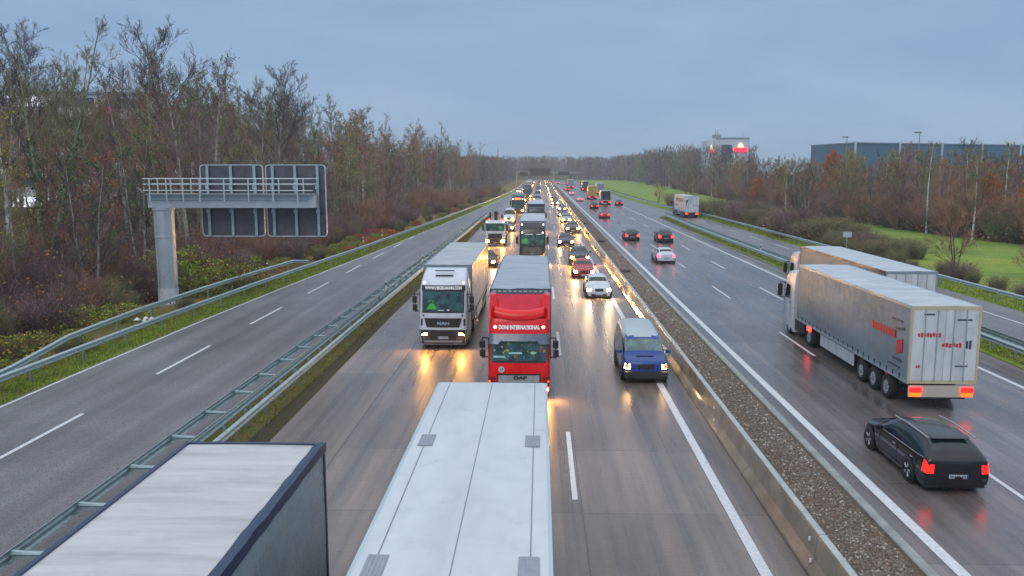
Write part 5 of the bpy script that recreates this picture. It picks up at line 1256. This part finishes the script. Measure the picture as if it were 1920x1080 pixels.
# coach
co_ = empty('coach', (-4.5, 169, 0), 0, 'dark coach with an orange lit destination display in the left lane', 'bus')
cb = Cab([(.3, .06), (.6, 0), (1.5, .02), (3.6, .30), (3.95, .6)], [(.3, 1.2), (.6, 1.26), (3.6, 1.24), (3.95, 1.12)], back=12.2)
cb.shell([.3, .6, 1.0, 1.5, 2.2, 3.0, 3.6, 3.85, 3.95]).build('body', paint('coach_slate', (.10, .16, .18)), co_)
q = MB(); cb.patch(q, -1.18, 1.18, 1.25, 3.62, .02); q.build('windscreen', M_glassg, co_)
q = MB(); cb.patch(q, -.62, .62, 2.9, 3.25, .03); q.build('destination_display', M_orange_disp, co_)
q = MB(); cb.patch(q, -1.2, 1.2, .34, 1.1, .012); q.build('bumper', mat('brown_bumper', (.12, .06, .03), .35), co_)
for s in (-1, 1):
    a, c = sorted((s*.8, s*1.12)); q = MB(); cb.patch(q, a, c, .62, .85, .03); q.build('headlight', M_head_w, co_)
    q = MB(); round_mesh(s*.98, 3.05, .09, 0, q, cb=cb, off=.035); q.build('marker_lamp', M_mark, co_)
    q = MB(); q.box(*sorted((s*1.25, s*1.27)), 1.2, 11.6, 1.6, 3.3); q.build('side_windows', M_glass, co_)
    for yy in (2.6, 8.8): wheel(co_, s*1.08, yy, .5, .3)
mirrors(co_, 1.25, 1.9, 2.8, .1, split=False)

# away-going trucks on the free carriageway
M_rg = mat('red_print', (.62, .03, .05), .45, 0, .1, 6); M_bg = mat('dark_print', (.05, .06, .08), .45, 0, .1, 6)
_, tr = truck('trailer_truck', 'large grey trailer truck driving away, cream-framed rear doors with red print', 15.0, 30.9+16.6, 'box', P_whitecab, base(ridge=.012, mside=T_grey, mroof=T_white, mtrim=mt('trim_mist', (.32, .40, .45)), rear=dict(frame=T_cream, beam=mt('beam_cream', (.5, .46, .38)), amber=M_amber), lights=M_tail, mside2=T_white), away=True)
yr = 2.95+13.6
q = MB()
def marks(x0, x1, z0, z1, n, m):
    w = (x1-x0)/n
    for k in range(n): q.box(x0+w*k, x0+w*(k+.78), yr+.013, yr+.018, z0+(k % 3)*.015, z1-(k % 2)*.02, m)
# local x is mirrored for a viewer behind the truck
marks(.15, 1.02, 2.83, 3.0, 8, 0); marks(-.62, .12, 2.45, 2.62, 6, 0); marks(-.98, -.74, 2.40, 2.72, 2, 1)
marks(.42, .92, 3.66, 3.72, 1, 1); marks(-.95, -.25, 3.46, 3.52, 1, 1); marks(-.9, -.3, 1.72, 1.77, 1, 1); marks(.85, 1.02, 1.66, 1.78, 2, 0)
q.build('rear_print', [M_rg, M_bg], tr)
q = MB(); hwx = 1.275
def sm(y0_, y1_, z0_, z1_, sl, m):
    q.prism([(y0_, z0_), (y1_, z0_+sl), (y1_, z1_+sl), (y0_, z1_)], 'x', hwx+.012, hwx+.03, m)
for k in range(9): sm(13.0+.26*k, 13.22+.26*k, 2.55+(k % 2)*.03, 2.85, 0, 0)
sm(14.0+1.5, 16.0, 2.0, 2.5, .15, 0); sm(15.3, 16.1, 2.9, 3.0, .1, 1); sm(14.9, 15.9, 3.25, 3.32, 0, 1); sm(15.2, 16.0, 1.75, 1.82, 0, 1); sm(14.8, 15.9, 1.5, 1.54, 0, 1)
q.build('side_print', [M_rg, M_bg], tr)
q = MB(); q.box(1.2, 1.24, 4.6, 5.2, .8, 1.0); q.build('side_marker', M_tail_b, tr)
truck('trailer_truck', 'plain grey trailer truck half hidden behind the truck with red print', 18.35, 41.6+16.6, 'box', P_whitecab, base(mside=T_grey, mroof=T_white, mtrim=T_dk, mrear=T_door, rear=dict(frame=T_trim), lights=M_tail, roofstyle='tarp'), away=True)
_, tr = truck('trailer_truck', 'white box truck with a blue diagonal emblem on its doors on the right side road', 28.0, 156+15.6, 'box', paint('blue_cab', (.04, .10, .25)), base(L=12.6, mside=mt('curtain_white', (.62, .66, .68)), mroof=T_white, mtrim=T_white, mrear=T_door, lights=M_tail_b), away=True)
yr = 2.95+12.6
q = MB(); q.prism([(1.1, 1.75), (1.1, 3.3), (.55, 3.5), (1.0, 2.6)], 'y', yr+.013, yr+.03, 1); q.prism([(.95, 1.9), (.78, 1.9), (-.12, 3.75), (.15, 3.75)], 'y', yr+.013, yr+.035, 2)
for k in range(5): q.box(-1.1+.2*k, -.95+.2*k, yr+.013, yr+.03, 2.2, 2.4, 0)
q.build('rear_print', [mat('pale_print', (.35, .42, .48), .4), mat('navy_print', (.03, .05, .16), .4), mat('sky_print', (.20, .50, .68), .4)], tr)
q = MB()
for k in range(9): q.prism([(5.0+.95*k, 2.9), (5.7+.95*k, 2.9), (5.7+.95*k, 3.55), (5.0+.95*k, 3.55)], 'x', 1.29, 1.31)
for k in range(5): q.prism([(4.5+.7*k, 2.0), (5.0+.7*k, 2.0), (5.0+.7*k, 2.2), (4.5+.7*k, 2.2)], 'x', 1.29, 1.31)
q.build('side_print', mat('grey_print', (.22, .24, .27), .4), tr)
truck('trailer_truck', 'yellow-sided truck far down the free carriageway, leading the small white bus', 15.5, 250+10, 'box', paint('yellow_cab', (.5, .28, .02)), base(L=8, y0=2.5, mside=mt('yellow_side', (.60, .33, .02)), mroof=T_white, mtrim=T_cream, mrear=mt('yellow_door', (.5, .3, .05)), lights=M_tail), away=True)
truck('trailer_truck', 'white truck with dark rear window and amber lamp, behind the yellow truck', 16.6, 213+9, 'box', P_whitecab2, base(L=6, y0=2.5, z1=3.6, mside=T_white, mroof=T_white, mtrim=T_white, mrear=M_glass, lights=M_tail, rear=dict(frame=T_white, amber=M_amber)), away=True)
truck('trailer_truck', 'distant white-topped truck with two red lamps, right of the yellow truck', 21.5, 300+13, 'box', P_whitecab2, base(L=10, mside=T_white, mroof=T_white, mtrim=T_white, mrear=T_dgrey, lights=M_tail), away=True)
truck('trailer_truck', 'distant dark-backed truck with two high red lamps beyond the yellow truck', 18.6, 350+16, 'box', P_blackcab, base(mside=T_dgrey, mroof=T_white, mtrim=T_trim, mrear=T_dk, lights=M_tail_b), away=True)
truck('trailer_truck', 'farthest pale truck on the free carriageway', 14.4, 395+16, 'box', P_whitecab2, base(mside=T_grey, mroof=T_white, mtrim=T_white, mrear=T_grey, lights=M_tail_b), away=True)

# ------------------------------------------------------------------ cars in the queue (towards the camera)
van = put_car('van', (.012, .055, .26), 4.5, 34.6, False, emit('headlamp_yellow', (1, .66, .30), 26), 'blue van with a pale roof squeezed between the lane and the concrete barrier')
for ch in van.children:
    if ch.name.startswith('windscreen'): ch.material_slots[0].link = 'OBJECT'; ch.material_slots[0].material = mat('teal_reflection_glass', (.07, .15, .16), .08, 0, .5, 2.5, coat=.6, spec=.8)  # pale teal base colour stands in for a reflection on the windscreen
    if ch.name.startswith('body'):
        me = ch.data.copy(); ch.data = me; me.materials.append(mt('van_pale_roof', (.42, .50, .52), .35, coat=.4)); me.materials.append(paint('van_side', (.20, .24, .34)))
        ch.material_slots[0].link = 'OBJECT'; ch.material_slots[0].material = paintm((.012, .055, .26))
        for p in me.polygons:
            if p.center.z > 1.77 and p.center.y > 1.36 and abs(p.center.x) < .84: p.material_index = 1
            elif abs(p.center.x) > .72 and p.center.y > .9: p.material_index = 2
for s in (-1, 1):
    q = MB(); q.box(s*.80-.07, s*.80+.07, -.02, .06, .70, .84); q.build('indicator', M_amber, van)
q = MB(); q.box(-.36, .36, .50, .60, 1.085, 1.115); q.build('bonnet_vent', M_black, van)
q = MB(); q.prism([(-.86, .30), (.86, .30), (.9, .55), (-.9, .55)], 'y', -.07, .10); q.build('bumper', M_dark, van)
W = (.62, .66, .70); K_ = (.018, .02, .024)
put_car('hatch', W, 4.15, 58.0, lamp=M_head_x, label='white hatchback with bright white headlights, first car behind the blue van')
put_car('hatch', (.42, .035, .02), 3.65, 68.6, label='red hatchback directly behind the white hatchback', lamp=M_head_x)
put_car('suv', (.05, .055, .06), 3.78, 78.5, label='dark grey off-road car directly behind the red hatchback')
put_car('sedan', (.04, .035, .08), 3.05, 97.4, lamp=M_head_x, label='dark violet-black saloon with bluish headlights, alone at the left of its lane')
put_car('suv', (.07, .09, .10), 4.6, 117.5, label='dark slate car hugging the barrier behind the violet saloon')
put_car('sedan', (.45, .5, .54), 4.45, 141.5, label='silver-white car in the barrier lane, second behind the violet saloon')
put_car('hatch', (.05, .06, .08), 4.3, 157, label='dark car half hidden behind the silver-white car in the barrier lane')
put_car('sedan', (.04, .06, .12), 4.75, 181, label='dark blue car in the barrier lane, fourth behind the violet saloon')
put_car('hatch', K_, -4.95, 75.8, lamp=M_head_x, label='dark small car half hidden behind the trailer of the white cab-over truck')
put_car('hatch', (.14, .19, .21), -4.7, 120.5, label='grey-green car in the left lane between the construction truck and the white van')
put_car('sprinter', W, -5.1, 138, label='tall white delivery van in the left lane in front of the dark coach')
put_car('sprinter', (.3, .34, .38), -.6, 214, label='light van in the middle lane, first vehicle behind the dark truck')
GQ = 'far cars queuing with lit headlights'
cols = [(.5, .53, .56), (.03, .03, .035), (.10, .11, .12), (.03, .05, .12), (.3, .02, .02), (.25, .27, .29), (.55, .58, .6), (.05, .06, .06)]
def qlane(x, ysq, lane):
    for k, y in enumerate(ysq):
        c = cols[rng.randrange(len(cols))]; kind = rng.choice(['sedan', 'hatch', 'suv', 'hatch', 'sprinter' if lane == 'middle' else 'sedan'])
        cn = {0: 'pale', 1: 'black', 2: 'dark grey', 3: 'dark blue', 4: 'dark red', 5: 'grey', 6: 'white', 7: 'black'}[cols.index(c)]
        put_car(kind, c, x+rng.uniform(-.3, .3), y, lamp=rng.choice([M_head_w, M_head_w, M_head_x]), label='far %s %s with lit headlights in the %s lane of the queue' % (cn, 'van' if kind == 'sprinter' else 'car', lane), group=GQ)
qlane(4.0, [211, 229, 250, 266, 288, 307, 325, 350, 372, 392, 415, 440, 462, 490, 520, 560, 600], 'barrier')
qlane(-.8, [236, 258, 280, 303, 326, 345, 372, 398, 425, 452, 486, 520, 560], 'middle')
qlane(-4.6, [208, 226, 292, 305, 352, 366, 422, 445, 470, 500, 540], 'left')
qlane(-8.0, [322, 345, 368, 402, 440], 'outermost merging')
# ------------------------------------------------------------------ cars driving away
ww = put_car('wagon', (.006, .008, .011), 11.65, 22.7+4.8, True, M_tail, 'black estate car with silver roof rails and red tail lights, nearest car driving away')
for ch in ww.children:
    if ch.name.split('.')[0] in ('body', 'roof_spoiler'): ch.material_slots[0].material = mat('gloss_black', (.004, .005, .008), .16, 0, .1, 2, coat=.45, spec=.5)
put_car('sedan', (.60, .65, .70), 12.15, 80.2+4.65, True, M_tail_p, 'white saloon with pink-red tail lights driving away in the inner free lane')
put_car('hatch', (.02, .03, .035), 11.6, 105.3+4.2, True, M_tail_b, 'dark hatchback with red tail lights in the inner free lane, beyond the white saloon')
put_car('suv', (.03, .03, .04), 15.4, 102.6+4.45, True, M_tail_b, 'dark car with a pale plate in the second free lane beside the dark hatchback')
put_car('sedan', (.3, .05, .06), 11.9, 154+4.65, True, M_tail_b, 'car braking with bright red lamps in the inner free lane, beyond the dark hatchback')
put_car('suv', (.02, .02, .02), 12.3, 190+4.45, True, M_tail_b, 'dark van-like car with large red lamps and an amber flash beyond the braking car')
put_car('hatch', (.12, .02, .04), 19.6, 208+4.2, True, M_tail, 'dark red car alone in the rightmost far lane')
for x, y, l in ((11.2, 236, 'first of the far red-lit cars in the inner free lane'), (10.9, 292, 'second of the far red-lit cars in the inner free lane'), (11.2, 345, 'third of the far red-lit cars in the inner free lane'), (11.4, 372, 'fourth of the far red-lit cars in the inner free lane'), (14.6, 430, 'far car with an orange lamp in the second free lane'), (11.0, 520, 'farthest red-lit car in the inner free lane'), (15.0, 490, 'farthest red-lit car in the second free lane')):
    put_car('sedan', rng.choice(cols), x, y+4.6, True, M_tail_b if 'orange' not in l else M_amber, l, 'far cars driving away with red lamps')
# small bird against the sky
b_ = MB(); b_.add([(-.25, 0, .06), (-.05, -.08, 0), (0, .2, 0), (.05, -.08, 0), (.25, 0, .06), (0, -.16, -.02), (0, 0, -.05), (0, .05, .04)], [(0, 1, 7), (1, 6, 7), (3, 4, 7), (6, 3, 7), (5, 6, 1), (5, 3, 6), (1, 2, 7), (2, 3, 7), (1, 6, 2), (6, 3, 2)])
o = b_.build('bird', M_dark); o.location = (14.8, 120, 14.4); tag(o, 'tiny dark bird flying in the sky above the free carriageway', 'bird')
# ------------------------------------------------------------------ damp air
hz = MB(); hz.box(-800, 800, -110, 1570, -1.4, 46)
hm = bpy.data.materials.new('haze_air'); hm.use_nodes = True; hn = hm.node_tree; hn.nodes.clear()
pv = nd(hn, 'ShaderNodeVolumePrincipled', {'Color': (.86, .95, 1, 1), 'Density': .00048, 'Anisotropy': .0})
ho = hn.nodes.new('ShaderNodeOutputMaterial'); hn.links.new(pv.outputs[0], ho.inputs['Volume'])
tag(hz.build('haze', hm), 'thin damp haze over the whole motorway', 'haze', kind='stuff')
